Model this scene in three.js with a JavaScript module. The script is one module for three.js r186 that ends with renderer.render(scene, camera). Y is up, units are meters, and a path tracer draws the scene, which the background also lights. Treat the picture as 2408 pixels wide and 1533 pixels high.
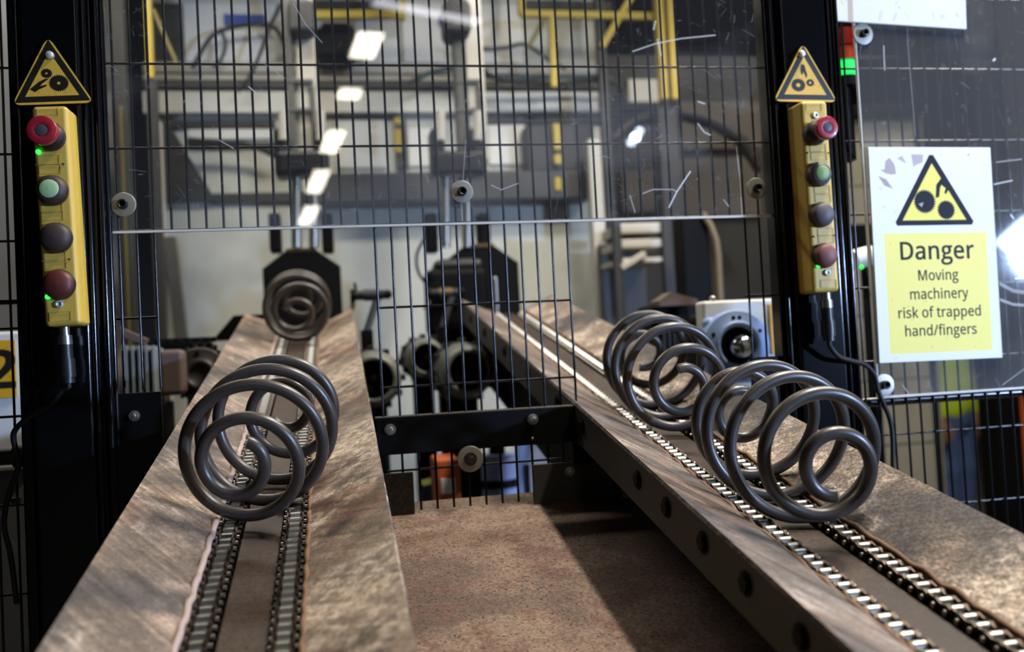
import * as THREE from 'three';
import { RoundedBoxGeometry } from 'three/addons/geometries/RoundedBoxGeometry.js';
import { mergeGeometries, toCreasedNormals } from 'three/addons/utils/BufferGeometryUtils.js';
import { MarchingCubes } from 'three/addons/objects/MarchingCubes.js';
import { RectAreaLightUniformsLib } from 'three/addons/lights/RectAreaLightUniformsLib.js';

// ------------------------------------------------------------------ camera, exposure, large lights
const V = (x, y, z) => new THREE.Vector3(x, y, z);
const scene = new THREE.Scene();
scene.background = new THREE.Color(0x050506);
const FW = 2408, FH = 1533, FOC = 2183.96;
const camera = new THREE.PerspectiveCamera(2 * Math.atan(FH / 2 / FOC) * 180 / Math.PI, FW / FH, 0.05, 80);
const EYE = V(0, 1.45, 1.25);                       // the mesh fence stands in the plane z = 0
camera.position.copy(EYE);
camera.quaternion.setFromEuler(new THREE.Euler(0.0313506, -0.188638, -0.0527136, 'YXZ'));
camera.focus = 1.04; camera.userData.fStop = 3.4;
camera.updateMatrixWorld();
const renderer = new THREE.WebGLRenderer({ antialias: true });
renderer.toneMapping = THREE.LinearToneMapping;
renderer.toneMappingExposure = 1.0;
renderer.shadowMap.enabled = true;
RectAreaLightUniformsLib.init();

// pixel of the photograph -> direction, and to points on the plane z = const, on the trough plane, on x = const
const ray = (u, v) => V((u - FW / 2) / FOC, -(v - FH / 2) / FOC, -1).applyQuaternion(camera.quaternion);
const at = (u, v, z) => { const r = ray(u, v); return r.multiplyScalar((z - EYE.z) / r.z).add(EYE); };
const atY = (u, v, y) => { const r = ray(u, v); return r.multiplyScalar((y - EYE.y) / r.y).add(EYE); };
const SLOPE = 0.192962, HC = 0.339;                 // troughs climb 11 degrees away from the camera; chain tops lie HC below the eye
const UPV = V(0, Math.cos(SLOPE), Math.sin(SLOPE)), FWD = V(0, Math.sin(SLOPE), -Math.cos(SLOPE));
const TRAY0 = EYE.clone().addScaledVector(UPV, -HC);
const trayAt = (u, v, h) => { const r = ray(u, v), k = h / -r.dot(UPV); r.multiplyScalar(k); return { x: r.x, a: r.dot(FWD) }; };

// ------------------------------------------------------------------ helpers
let seed = 7;
const rnd = () => { seed = (seed * 1664525 + 1013904223) >>> 0; return seed / 4294967296; };
const taken = new Map();
const numbered = (n) => { const k = taken.get(n) ?? 0; taken.set(n, k + 1); return k ? n + '_' + String(k).padStart(3, '0') : n; };
function tag(o, label, category, group) { o.userData.label = label; o.userData.category = category; if (group) o.userData.group = group; return o; }
function thing(name, label, category, pos = V(0, 0, 0), group) {
  const g = new THREE.Group(); g.name = numbered(name); g.position.copy(pos); scene.add(g); return tag(g, label, category, group);
}
function mesh(name, geo, mat, parent) {
  const m = new THREE.Mesh(geo, mat); m.name = parent ? name : numbered(name); m.castShadow = m.receiveShadow = true; (parent ?? scene).add(m); return m;
}
function struct(name, geo, mat) { const m = mesh(name, geo, mat); m.userData.kind = 'structure'; return m; }
const uvXZ = (g) => { const p = g.attributes.position, u = g.attributes.uv; for (let i = 0; i < p.count; i++) u.setXY(i, p.getX(i) + 0.3 * p.getY(i), p.getZ(i)); return g; };
const box = (w, h, d, x = 0, y = 0, z = 0) => new THREE.BoxGeometry(w, h, d).translate(x, y, z);
const rbox = (w, h, d, r, x = 0, y = 0, z = 0, s = 2) => new RoundedBoxGeometry(w, h, d, s, Math.min(r, w / 2.01, h / 2.01, d / 2.01)).translate(x, y, z);
const cylY = (r, h, n = 20, x = 0, y = 0, z = 0) => new THREE.CylinderGeometry(r, r, h, n).translate(x, y, z);
const cylZ = (r, h, n = 20, x = 0, y = 0, z = 0) => new THREE.CylinderGeometry(r, r, h, n).rotateX(Math.PI / 2).translate(x, y, z);
const cylX = (r, h, n = 20, x = 0, y = 0, z = 0) => new THREE.CylinderGeometry(r, r, h, n).rotateZ(Math.PI / 2).translate(x, y, z);
const latheZ = (pts, n = 32) => new THREE.LatheGeometry(pts.map(([r, z]) => new THREE.Vector2(r, z)), n).rotateX(Math.PI / 2);   // profile (radius, z)
const flat = (g) => (g.index ? g.toNonIndexed() : g);
const merge = (list) => mergeGeometries(list.map((g) => { const q = flat(g); for (const k of Object.keys(q.attributes)) if (!['position', 'normal', 'uv'].includes(k)) q.deleteAttribute(k); return q; }));
const tube = (pts, r, n = 40, rs = 10) => new THREE.TubeGeometry(new THREE.CatmullRomCurve3(pts), n, r, rs);
const ext = (pts, d, bevel = 0) => {
  const s = new THREE.Shape(pts.map(([x, y]) => new THREE.Vector2(x, y)));
  return new THREE.ExtrudeGeometry(s, { depth: d, bevelEnabled: bevel > 0, bevelSize: bevel, bevelThickness: bevel, bevelSegments: 2, curveSegments: 8 });
};
const bar = (a, b, w, d = w) => {                   // a square bar from a to b
  const L = a.distanceTo(b), g = new RoundedBoxGeometry(w, L, d, 1, Math.min(w, d) * 0.12), q = new THREE.Quaternion().setFromUnitVectors(V(0, 1, 0), b.clone().sub(a).normalize());
  return g.applyQuaternion(q).translate((a.x + b.x) / 2, (a.y + b.y) / 2, (a.z + b.z) / 2);
};
const rod = (a, b, r, n = 10) => {
  const L = a.distanceTo(b), q = new THREE.Quaternion().setFromUnitVectors(V(0, 1, 0), b.clone().sub(a).normalize());
  return new THREE.CylinderGeometry(r, r, L, n).applyQuaternion(q).translate((a.x + b.x) / 2, (a.y + b.y) / 2, (a.z + b.z) / 2);
};
const pxBox = (u0, v0, u1, v1, z, d, r = 0.004) => {   // a box whose front face covers that pixel rectangle at depth z
  const um = (u0 + u1) / 2, vm = (v0 + v1) / 2, c = at(um, vm, z), w = at(u1, vm, z).distanceTo(at(u0, vm, z)), h = at(um, v0, z).distanceTo(at(um, v1, z));
  return rbox(w, h, d, r, c.x, c.y, z - d / 2, 1);
};

// ------------------------------------------------------------------ textures
function lattice(p, s) { let q = s; const a = new Float32Array(p * p); for (let i = 0; i < a.length; i++) { q = (q * 1664525 + 1013904223) >>> 0; a[i] = q / 4294967296; } return a; }
function noise(px, py, s) {                          // tileable value noise on [0,1)
  const p = Math.max(px, py), a = lattice(p, s);
  return (u, v) => {
    const x = (u - Math.floor(u)) * px, y = (v - Math.floor(v)) * py, x0 = Math.floor(x), y0 = Math.floor(y), fx = x - x0, fy = y - y0, sx = fx * fx * (3 - 2 * fx), sy = fy * fy * (3 - 2 * fy);
    const x1 = (x0 + 1) % px, y1 = (y0 + 1) % py, A = a[y0 * p + x0], B = a[y0 * p + x1], Cc = a[y1 * p + x0], Dd = a[y1 * p + x1];
    return (A + (B - A) * sx) * (1 - sy) + (Cc + (Dd - Cc) * sx) * sy;
  };
}
function fbm(px, py, oct, s) {
  const o = []; for (let k = 0; k < oct; k++) o.push(noise(px << k, py << k, s + 101 * k));
  return (u, v) => { let t = 0, w = 0.5, n = 0; for (const f of o) { t += w * f(u, v); n += w; w *= 0.55; } return t / n; };
}
const mixc = (a, b, t) => [a[0] + (b[0] - a[0]) * t, a[1] + (b[1] - a[1]) * t, a[2] + (b[2] - a[2]) * t];
const sm = (a, b, x) => { const t = Math.min(1, Math.max(0, (x - a) / (b - a))); return t * t * (3 - 2 * t); };
function dataTex(n, metres, fn, srgb = true) {
  const d = new Uint8Array(n * n * 4);
  for (let j = 0; j < n; j++) for (let i = 0; i < n; i++) { const c = fn((i + 0.5) / n, (j + 0.5) / n), k = (j * n + i) * 4; d[k] = Math.min(255, Math.max(0, c[0])); d[k + 1] = Math.min(255, Math.max(0, c[1])); d[k + 2] = Math.min(255, Math.max(0, c[2])); d[k + 3] = 255; }
  const t = new THREE.DataTexture(d, n, n); t.wrapS = t.wrapT = THREE.RepeatWrapping; t.magFilter = THREE.LinearFilter; t.minFilter = THREE.LinearMipmapLinearFilter; t.generateMipmaps = true;
  if (srgb) t.colorSpace = THREE.SRGBColorSpace; t.repeat.set(1 / metres, 1 / metres); t.needsUpdate = true; return t;
}
function canvasTex(w, h, draw) {
  const c = document.createElement('canvas'); c.width = w; c.height = h; draw(c.getContext('2d'), w, h);
  const t = new THREE.CanvasTexture(c); t.colorSpace = THREE.SRGBColorSpace; t.anisotropy = 8; return t;
}
// worn brown steel of the troughs: mottled mill scale, oily dark patches, rubbed lighter places, drawn-out scuffs
const steelTex = (s, tone, grain, streakAmt, cool) => {
  const big = fbm(3, 3, 4, s), mid = fbm(8, 6, 4, s + 11), fine = fbm(210, 170, 2, s + 23), grit = fbm(60, 50, 3, s + 29), streak = fbm(4, 70, 3, s + 37), rub = fbm(4, 5, 4, s + 51), warm = fbm(5, 4, 3, s + 61);
  return dataTex(1024, 0.42, (u, v) => {
    const st = streak(u + 0.5 * v, v + u);               // scuffs drawn aslant across the flange
    let c = mixc([94, 82, 71], [134, 116, 100], sm(0.3, 0.7, mid(u, v)));
    c = mixc(c, [56, 51, 50], 0.9 * sm(0.48, 0.64, big(u, v)));
    c = mixc(c, [128, 94, 72], 0.55 * sm(0.5, 0.7, warm(u, v)));
    c = mixc(c, [182, 168, 152], 0.75 * sm(0.5, 0.72, rub(u, v)) * (0.35 + 0.65 * sm(0.35, 0.6, grit(u, v))));
    c = mixc(c, [112, 110, 114], cool);
    const k = (1 - grain / 2 + grain * fine(u, v)) * (1 - streakAmt / 2 + streakAmt * st) * (0.9 + 0.2 * grit(u, v)) * tone;
    return [c[0] * k, c[1] * k, c[2] * k];
  });
};
const steelMap = steelTex(3, 1.1, 0.5, 0.45, 0), steelMap2 = steelTex(77, 1.08, 0.45, 0.6, 0.05), steelGrit = steelTex(131, 1.1, 0.9, 0.3, 0.1), steelScuff = steelTex(211, 1.0, 0.4, 0.8, 0.3);
const steelRough = (() => { const a = fbm(40, 40, 3, 9), b = fbm(4, 60, 3, 19); return dataTex(512, 0.42, (u, v) => { const r = 95 + 110 * (0.5 * a(u, v) + 0.5 * b(u, v)); return [r, r, r]; }, false); })();
const steelBump = (() => { const a = fbm(120, 120, 2, 29), b = fbm(5, 90, 3, 39); return dataTex(512, 0.42, (u, v) => { const r = 255 * (0.5 * a(u, v) + 0.5 * b(u, v)); return [r, r, r]; }, false); })();
// rusty drip plate with dark pits
const pits = []; for (let k = 0; k < 2600; k++) pits.push([rnd(), rnd(), 0.0014 + 0.0034 * rnd() * rnd(), 0.5 + rnd()]);
const pitGrid = new Map(); pits.forEach((p) => { const k = Math.floor(p[0] * 50) + ',' + Math.floor(p[1] * 50); (pitGrid.get(k) ?? pitGrid.set(k, []).get(k)).push(p); });
const rustMap = (() => {
  const big = fbm(4, 4, 4, 61), fine = fbm(150, 150, 2, 71), mid = fbm(14, 14, 3, 81);
  return dataTex(1024, 0.36, (u, v) => {
    let c = mixc([108, 87, 74], [146, 122, 103], sm(0.3, 0.7, big(u, v)));
    c = mixc(c, [116, 82, 68], 0.6 * sm(0.5, 0.7, mid(u, v)));
    const k = 0.72 + 0.56 * fine(u, v); c = [c[0] * k, c[1] * k, c[2] * k];
    const gx = Math.floor(u * 50), gy = Math.floor(v * 50); let d = 0;
    for (let i = -1; i < 2; i++) for (let j = -1; j < 2; j++) for (const p of pitGrid.get(((gx + i + 50) % 50) + ',' + ((gy + j + 50) % 50)) ?? []) {
      let dx = Math.abs(u - p[0]), dy = Math.abs(v - p[1]); if (dx > 0.5) dx = 1 - dx; if (dy > 0.5) dy = 1 - dy;
      d = Math.max(d, 1 - sm(0.6, 1.2, Math.hypot(dx, dy) / p[2]));
    }
    return mixc(c, [38, 28, 25], 0.85 * d);
  });
})();
const grimeWall = (() => { const a = fbm(4, 4, 4, 91), b = fbm(30, 20, 3, 95); return dataTex(512, 1.4, (u, v) => { const t = sm(0.52, 0.78, a(u, v)) * 0.5 + 0.16 * b(u, v); return mixc([186, 188, 178], [136, 138, 130], t); }); })();
const floorMap = (() => { const a = fbm(5, 5, 5, 191), b = fbm(90, 90, 2, 195); return dataTex(512, 2.5, (u, v) => { const k = 62 + 60 * a(u, v) + 24 * b(u, v); return [k, k * 0.98, k * 0.95]; }); })();
const rollTex = (() => { const a = fbm(4, 120, 3, 301), b = fbm(40, 40, 2, 305); return dataTex(512, 1, (u, v) => { const k = 150 + 90 * (a(u, v) - 0.45) + 26 * (b(u, v) - 0.5); return [k, k * 0.985, k * 0.97]; }); })();
rollTex.repeat.set(10, 1);

// ------------------------------------------------------------------ materials
const std = (c, r = 0.5, m = 0, o = {}) => new THREE.MeshPhysicalMaterial({ color: c, roughness: r, metalness: m, ...o });
const M = {
  recess: std(0xa0863c, 0.6), screwHead: std(0xd2d2ce, 0.42, 0.45),
  blackPaint: std(0x08090b, 0.16, 0), blackMatt: std(0x070707, 0.6, 0, { specularIntensity: 0.22 }), darkSteel: std(0x161515, 0.42, 0.3), wire: std(0x090a0c, 0.24, 0),
  tray: std(0xffffff, 1, 0.25, { map: steelMap, roughnessMap: steelRough, bumpMap: steelBump, bumpScale: 0.0002 }),
  tray2: std(0xffffff, 1, 0.25, { map: steelMap2, roughnessMap: steelRough, bumpMap: steelBump, bumpScale: 0.0002 }),
  trayGrit: std(0xffffff, 1, 0.25, { map: steelGrit, roughnessMap: steelRough, bumpMap: steelBump, bumpScale: 0.0004 }),
  trayScuff: std(0xffffff, 1, 0.45, { map: steelScuff, roughnessMap: steelRough, bumpMap: steelBump, bumpScale: 0.0004 }),
  trayDark: std(0x77706a, 0.55, 0.25, { map: rustMap, bumpMap: steelBump, bumpScale: 0.0002 }),
  weld: std(0x7d5f49, 0.75, 0.1), webPaint: std(0x34342f, 0.5, 0.2, { bumpMap: steelBump, bumpScale: 0.0002 }),
  rust: std(0xe4e4e4, 0.78, 0.1, { map: rustMap, bumpMap: steelBump, bumpScale: 0.0004 }),
  roller: std(0xa2a29e, 0.36, 1), link: std(0x40362e, 0.42, 1), pin: std(0xa8a49c, 0.3, 1),
  spring: std(0x6c645c, 0.42, 0.12, { map: rollTex, clearcoat: 0.35, clearcoatRoughness: 0.28 }),
  zinc: std(0xa5a49e, 0.34, 0.95), chrome: std(0xd8d8d6, 0.16, 1), washer: std(0x9a978a, 0.45, 0.6), aluBlue: std(0x8ba3d0, 0.5, 0.1),
  yellow: std(0xcfae4c, 0.42, 0), yellowRail: std(0xb49c2c, 0.5), estop: std(0x9c1a2a, 0.38, 0, { clearcoat: 0.3 }), greyCap: std(0x474347, 0.5),
  btnRim: std(0x1f1918, 0.5), btnBrown: std(0x3d312c, 0.55), btnRed: std(0x5a2820, 0.5), btnRedPale: std(0x7a4743, 0.55), btnGrey: std(0x574e50, 0.55),
  white: std(0xd6d6cf, 0.5), wall: std(0xffffff, 0.62, 0, { map: grimeWall }), wallGrey: std(0x8d8c84, 0.6), beam: std(0xb4b0a6, 0.5), greyDark: std(0x272726, 0.6), greyMid: std(0x4a4a48, 0.6), teal: std(0x31464a, 0.5), brown: std(0x54423b, 0.7),
  rubber: std(0x141414, 0.55), rubberGrey: std(0x1b1b1e, 0.4), brass: std(0x5c4a34, 0.45, 0.8), concrete: std(0xffffff, 0.7, 0, { map: floorMap }), ceil: std(0x2c2d30, 0.8), wallHall: std(0x57575a, 0.8), blueLabel: std(0x2b4699, 0.4), orange: std(0xb0501c, 0.6), redLens: std(0x9a1410, 0.25, 0, { clearcoat: 0.5 }), orangeLens: std(0xb23a12, 0.25, 0, { clearcoat: 0.5 }),
};
const glow = (c, i) => new THREE.MeshStandardMaterial({ color: 0x202020, emissive: c, emissiveIntensity: i, roughness: 0.5 });

// ------------------------------------------------------------------ the hall
struct('floor', box(22, 0.2, 38, 1, -0.1, 8), M.concrete);
struct('ceiling', box(22, 0.2, 38, 1, 5.1, 8), M.ceil);
struct('wall_back', box(22, 5, 0.2, 1, 2.5, -9.1), M.wallHall);
struct('wall_front', box(22, 5, 0.2, 1, 2.5, 27.1), M.wallHall);
struct('wall_left', box(0.2, 5, 38, -10.1, 2.5, 8), M.wallHall);
struct('wall_right', box(0.2, 5, 38, 12.1, 2.5, 8), M.wallHall);

function panelLamp(name, label, category, pos, w, l, col, glowI, lightI, aim, group) {   // housing with a glowing face that looks along its -y, and a light of that size
  const g = thing(name, label, category, pos, group);
  mesh('housing', rbox(w + 0.05, 0.06, l + 0.05, 0.01, 0, 0.035, 0), M.white, g);
  mesh('diffuser', box(w, 0.008, l, 0, 0.002, 0), glow(col, glowI), g);
  if (lightI) { const L = new THREE.RectAreaLight(col, lightI, w, l); L.rotation.x = -Math.PI / 2; L.position.y = -0.006; g.add(L); }
  if (aim) { const q = new THREE.Quaternion().setFromUnitVectors(V(0, -1, 0), aim.clone().sub(pos).normalize()); g.quaternion.copy(q); }
  return g;
}
// row of ceiling lamps behind the camera whose mirror images run down the clear sheet
const mirror = (p) => V(p.x, p.y, 2 * 0.009 - p.z);
[[861, 107, 0.25, 0.74], [822, 220, 0.25, 0.42], [781, 334, 0.24, 1.3], [747, 428, 0.25, 1.95], [725, 508, 0.27, 2.4]].forEach(([u, v, w, l], k) => {
  const p = mirror(atY(u, v, 4.62));
  const g = panelLamp('ceiling_lamp', 'long ceiling lamp panel in the row mirrored in the clear sheet', 'lamp', p, w, l, 0xfff6e6, 14, 14, null, 'ceiling lamps of the hall');
  g.rotation.y = -0.1;
  mesh('hanger', rod(V(0, 0.06, 0), V(0, 0.38, 0), 0.01), M.darkSteel, g);
});
{ // a strip lamp whose mirror image crosses the top of the sheet
  const a = mirror(atY(880, 4, 4.62)), b = mirror(atY(1128, 52, 4.62)), c = a.clone().add(b).multiplyScalar(0.5), d = b.clone().sub(a);
  const g = panelLamp('ceiling_lamp', 'dim ceiling strip lamp set crosswise to the others', 'lamp', c, 0.16, d.length(), 0xf4f2ff, 4, 4, null, 'ceiling lamps of the hall'); g.rotation.y = Math.atan2(d.x, d.z);
  for (const k of [-0.4, 0.4]) mesh('hanger', rod(V(0, 0.06, k * d.length()), V(0, 0.38, k * d.length()), 0.01), M.darkSteel, g);
}
{ // twin spotlight mirrored in the middle of the sheet
  const c = mirror(EYE.clone().addScaledVector(ray(1496, 326), 4.6)), g = thing('twin_spotlight', 'pair of small cool white spotlights on a slim stand', 'lamp', V(c.x, 0, c.z)); g.rotation.y = Math.atan2(EYE.x - c.x + 0.35, -c.z) ;
  [[-0.022, 0.036], [0.024, -0.016]].forEach(([x, y]) => { mesh('head', latheZ([[0.0001, -0.08], [0.03, -0.08], [0.04, 0], [0.036, 0.004], [0.0001, 0.0]], 24), M.darkSteel, g).position.set(x, c.y + y, 0); mesh('lens', cylZ(0.02, 0.003, 24), glow(0xcfe2ff, 26), g).position.set(x, c.y + y, 0.005); });
  const L = new THREE.PointLight(0xcfe2ff, 0.25); L.position.set(0, c.y, 0.04); L.castShadow = true; g.add(L);
  mesh('pole', rod(V(0, 0, -0.06), V(0, c.y + 0.02, -0.06), 0.012), M.darkSteel, g); mesh('foot', cylY(0.18, 0.02, 28, 0, 0.01, -0.06), M.darkSteel, g);
}
// the lamp above the troughs, and the lamps inside the cell
const keyLamp = panelLamp('work_lamp', 'batten lamp hung over the two conveyor troughs', 'lamp', V(1.12, 3.25, 0.35), 0.1, 0.7, 0xfff6ea, 30, 260, null);
mesh('hanger', rod(V(0, 0.06, 0), V(0, 1.8, 0), 0.012), M.darkSteel, keyLamp);
for (const [x, z, l] of [[-0.35, -1.05, 'left'], [0.95, -1.05, 'right']]) {
  const g = panelLamp('cell_lamp', l === 'left' ? 'batten lamp inside the cell above the first gripper' : 'batten lamp inside the cell above the second gripper', 'lamp', V(x, 2.72, z), 0.9, 0.16, 0xfff8ec, 15, 14, null, 'lamps inside the cell');
  mesh('hanger', rod(V(0, 0.06, 0), V(0, 2.27, 0), 0.012), M.darkSteel, g);
}
{
  const g = panelLamp('ceiling_lamp', 'added fill lamp panel brightening the aisle beyond the fence', 'lamp', V(3.0, 4.62, -0.8), 0.3, 1.3, 0xfff6e6, 40, 70, null, 'ceiling lamps of the hall');  // added fill lamp, unseen, brightens the person and the ribbed screen
  mesh('hanger', rod(V(0, 0.06, 0), V(0, 0.38, 0), 0.01), M.darkSteel, g);
}
// cool floodlight on a stand behind the camera to the right: its mirror image burns out at the right edge of the clear sheet
{
  const r = ray(2446, 598), p = mirror(EYE.clone().addScaledVector(r, 4.0));
  const g = panelLamp('floodlight', 'cool white floodlight on a tall stand', 'lamp', p, 0.32, 0.155, 0xaecaff, 60, 0, V(0.4, 1.4, 0.1));
  const S = new THREE.SpotLight(0xaecaff, 46, 0, 0.52, 1, 2), aim = V(0.8, 1.4, 0).sub(p).normalize(); S.castShadow = true; S.shadow.radius = 4;
  S.position.copy(p).addScaledVector(aim, 0.05); S.target.position.set(0.8, 1.4, 0); scene.add(S); scene.add(S.target); S.target.updateMatrixWorld();
  const st = thing('floodlight_stand', 'black tripod stand carrying the floodlight', 'stand', V(p.x, 0, p.z));
  mesh('pole', rod(V(0.12, 0, 0.1), V(0.12, p.y - 0.02, 0.1), 0.018), M.blackPaint, st);
  for (let k = 0; k < 3; k++) mesh('leg', rod(V(0.12, 0.5, 0.1), V(0.12 + 0.45 * Math.cos(k * 2.1), 0.01, 0.1 + 0.45 * Math.sin(k * 2.1)), 0.012), M.blackPaint, st);
}

// ------------------------------------------------------------------ conveyor troughs
const HALF = 0.032;                                   // chains run 32 mm either side of a trough's middle
function trough(cx, a0, a1, label, mat, mat2, boltA, lip = M.weld) {
  const g = thing('conveyor_trough', label, 'conveyor', TRAY0.clone(), 'spring conveyor troughs');
  g.rotation.x = SLOPE;
  const L = a1 - a0, mm = 0.001;
  for (const sd of [-1, 1]) {
    const p = [[44.5, -26], [44.5, -4], [45.4, -1.2], [47.2, 0.8], [50, 2.2], [122.5, 35], [124.2, 31.4], [52, -2.2], [49.6, -4], [48.6, -6.5], [48.5, -26]].map(([x, y]) => [sd * x * mm, y * mm]);
    const e = ext(sd > 0 ? p.reverse() : p, L).translate(cx, 0, -a1);
    mesh('flange', e, sd > 0 ? mat : mat2, g);
    mesh('side_web', rbox(0.005, 0.05, L, 0.0012, cx + sd * 0.1205, 0.0055, -(a0 + a1) / 2, 1), M.webPaint, g);
    const pts = []; for (let k = 0; k <= 160; k++) { const a = a0 + L * k / 160; pts.push(V(cx + sd * (0.0465 + 0.0008 * Math.sin(k * 2.3)), -0.0005 + 0.0011 * Math.sin(k * 1.7) + 0.0007 * Math.sin(k * 4.1), -a)); }
    mesh('weld_bead', tube(pts, sd < 0 && lip !== M.weld ? 0.0036 : 0.0028, 320, 6), sd < 0 ? lip : M.weld, g);
    for (const a of boltA) {
      const b = mesh('bolt', merge([new THREE.CylinderGeometry(0.008, 0.0085, 0.003, 6).rotateZ(Math.PI / 2), cylX(0.0108, 0.0014, 18, -sd * 0.0018)]), M.blackMatt, g);
      b.position.set(cx + sd * 0.1252, 0.011, -a);
    }
  }
  mesh('centre_plate', uvXZ(rbox(0.038, 0.004, L, 0.001, cx, -0.011, -(a0 + a1) / 2, 1)), M.trayDark, g);
  mesh('bed', box(0.11, 0.004, L, cx, -0.027, -(a0 + a1) / 2), M.darkSteel, g);
  mesh('spine', box(0.05, 0.05, L, cx, -0.054, -(a0 + a1) / 2), M.blackMatt, g);
  mesh('underframe', box(0.15, 0.13, a1 - 1.36, cx, -0.1, -(a1 - 0.03 + 1.33) / 2), M.blackMatt, g);
  for (const a of [a0 + 0.12, a0 + 0.6]) {              // legs down to the hall floor
    const top = TRAY0.clone().addScaledVector(UPV, -0.07).addScaledVector(FWD, a); const loc = (p) => p.clone().sub(TRAY0).applyAxisAngle(V(1, 0, 0), -SLOPE);
    const A = V(cx, top.y, top.z), B = V(cx, 0, top.z);
    mesh('leg', bar(loc(A), loc(B), 0.05), M.blackPaint, g);
  }
  return g;
}
const boltA = [[1645, 1245], [1745, 1340], [1875, 1460], [1560, 1165], [1493, 1102]].map(([u, v]) => { const r = ray(u, v); r.multiplyScalar(0.314 / r.x); return r.dot(FWD); });
boltA.push(1.16, 1.3, 1.5, 1.72, 1.95, 2.15);
const CL = -0.0807, CR = 0.4407;
trough(CL, 0.22, 2.24, 'brown worn steel trough carrying the spring curled up in front of the black octagonal plate', M.tray, M.tray2, boltA, std(0xa8938a, 0.6, 0.1));
trough(CR, 0.22, 2.35, 'brown worn steel trough with bolted side web carrying two springs one behind the other', M.trayGrit, M.trayScuff, boltA);

// roller chains: inner links with rollers, outer links with pins
const PITCH = 0.0147;
const plateShape = (len, r, waist) => {
  const s = new THREE.Shape(); const n = 5, pts = [];
  for (let k = 0; k <= n; k++) { const t = -Math.PI / 2 + Math.PI * k / n; pts.push([len / 2 + r * Math.cos(t), r * Math.sin(t)]); }
  pts.push([0, waist]);
  for (let k = 0; k <= n; k++) { const t = Math.PI / 2 + Math.PI * k / n; pts.push([-len / 2 + r * Math.cos(t), r * Math.sin(t)]); }
  pts.push([0, -waist]); pts.forEach(([x, y], i) => (i ? s.lineTo(x, y) : s.moveTo(x, y))); return s;
};
const linkPlate = (x) => { const g = new THREE.ExtrudeGeometry(plateShape(PITCH, 0.0058, 0.0042), { depth: 0.0017, bevelEnabled: false }); g.translate(0, 0, -0.00085).rotateY(Math.PI / 2).translate(x, 0, 0); return flat(g); };
const strip = (g) => { for (const k of Object.keys(g.attributes)) if (!['position', 'normal', 'uv'].includes(k)) g.deleteAttribute(k); return g; };
const innerLink = mergeGeometries([strip(merge([linkPlate(-0.0059), linkPlate(0.0059)])), strip(merge([cylX(0.0053, 0.0098, 14, 0, 0, PITCH / 2), cylX(0.0053, 0.0098, 14, 0, 0, -PITCH / 2)]))], true);
const outerLink = mergeGeometries([strip(merge([linkPlate(-0.0079), linkPlate(0.0079)])), strip(merge([-1, 1].flatMap((k) => [-1, 1].map((q) => cylX(0.0026, 0.0032, 8, q * 0.0098, 0, k * PITCH / 2)))))], true);
const innerMats = [M.link, M.roller], outerMats = [M.link, M.pin];
function chain(x, a0, a1, label) {
  const g = thing('roller_chain', label, 'chain', TRAY0.clone(), 'roller chains of the troughs'); g.rotation.x = SLOPE;
  const n = Math.floor((a1 - a0) / PITCH);
  for (let k = 0; k < n; k++) {
    const m = mesh(k % 2 ? 'outer_link' : 'inner_link', k % 2 ? outerLink : innerLink, k % 2 ? outerMats : innerMats, g);
    m.position.set(x, -0.0058, -(a0 + (k + 0.5) * PITCH));
  }
  mesh('guide_rail', box(0.009, 0.013, a1 - a0, x, -0.0189, -(a0 + a1) / 2), M.darkSteel, g);
}
chain(CL - HALF, 0.42, 2.22, 'roller chain beside the pale rubbed lip, in the trough with the octagonal plate');
chain(CL + HALF, 0.42, 2.22, 'roller chain on the drip plate side of the trough with the octagonal plate');
chain(CR - HALF, 0.42, 2.33, 'roller chain on the drip plate side of the two-spring trough');
chain(CR + HALF, 0.42, 2.33, 'roller chain beside the brown weld bead under the Danger sign side of the two-spring trough');

// rusty drip plate between the troughs
{
  const g = thing('drip_plate', 'rusty pitted steel plate sloping between the two troughs', 'plate', TRAY0.clone()); g.rotation.x = SLOPE;
  const y = -(0.4387 - HC);
  mesh('plate', box(0.45, 0.005, 1.03, 0.175, y - 0.0025, -(0.2 + 1.23) / 2), M.rust, g);
  const e = g.children[0].geometry, p = e.attributes.position, uv = e.attributes.uv; for (let i = 0; i < p.count; i++) uv.setXY(i, p.getX(i), p.getZ(i));
  const loc = (q) => q.clone().sub(TRAY0).applyAxisAngle(V(1, 0, 0), -SLOPE);
  for (const x of [0.02, 0.38]) for (const a of [0.35, 1.1]) { const t = TRAY0.clone().addScaledVector(UPV, y - 0.003).addScaledVector(FWD, a); mesh('leg', bar(loc(V(x, t.y, t.z)), loc(V(x, 0, t.z)), 0.03), M.blackPaint, g); }
}

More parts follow.
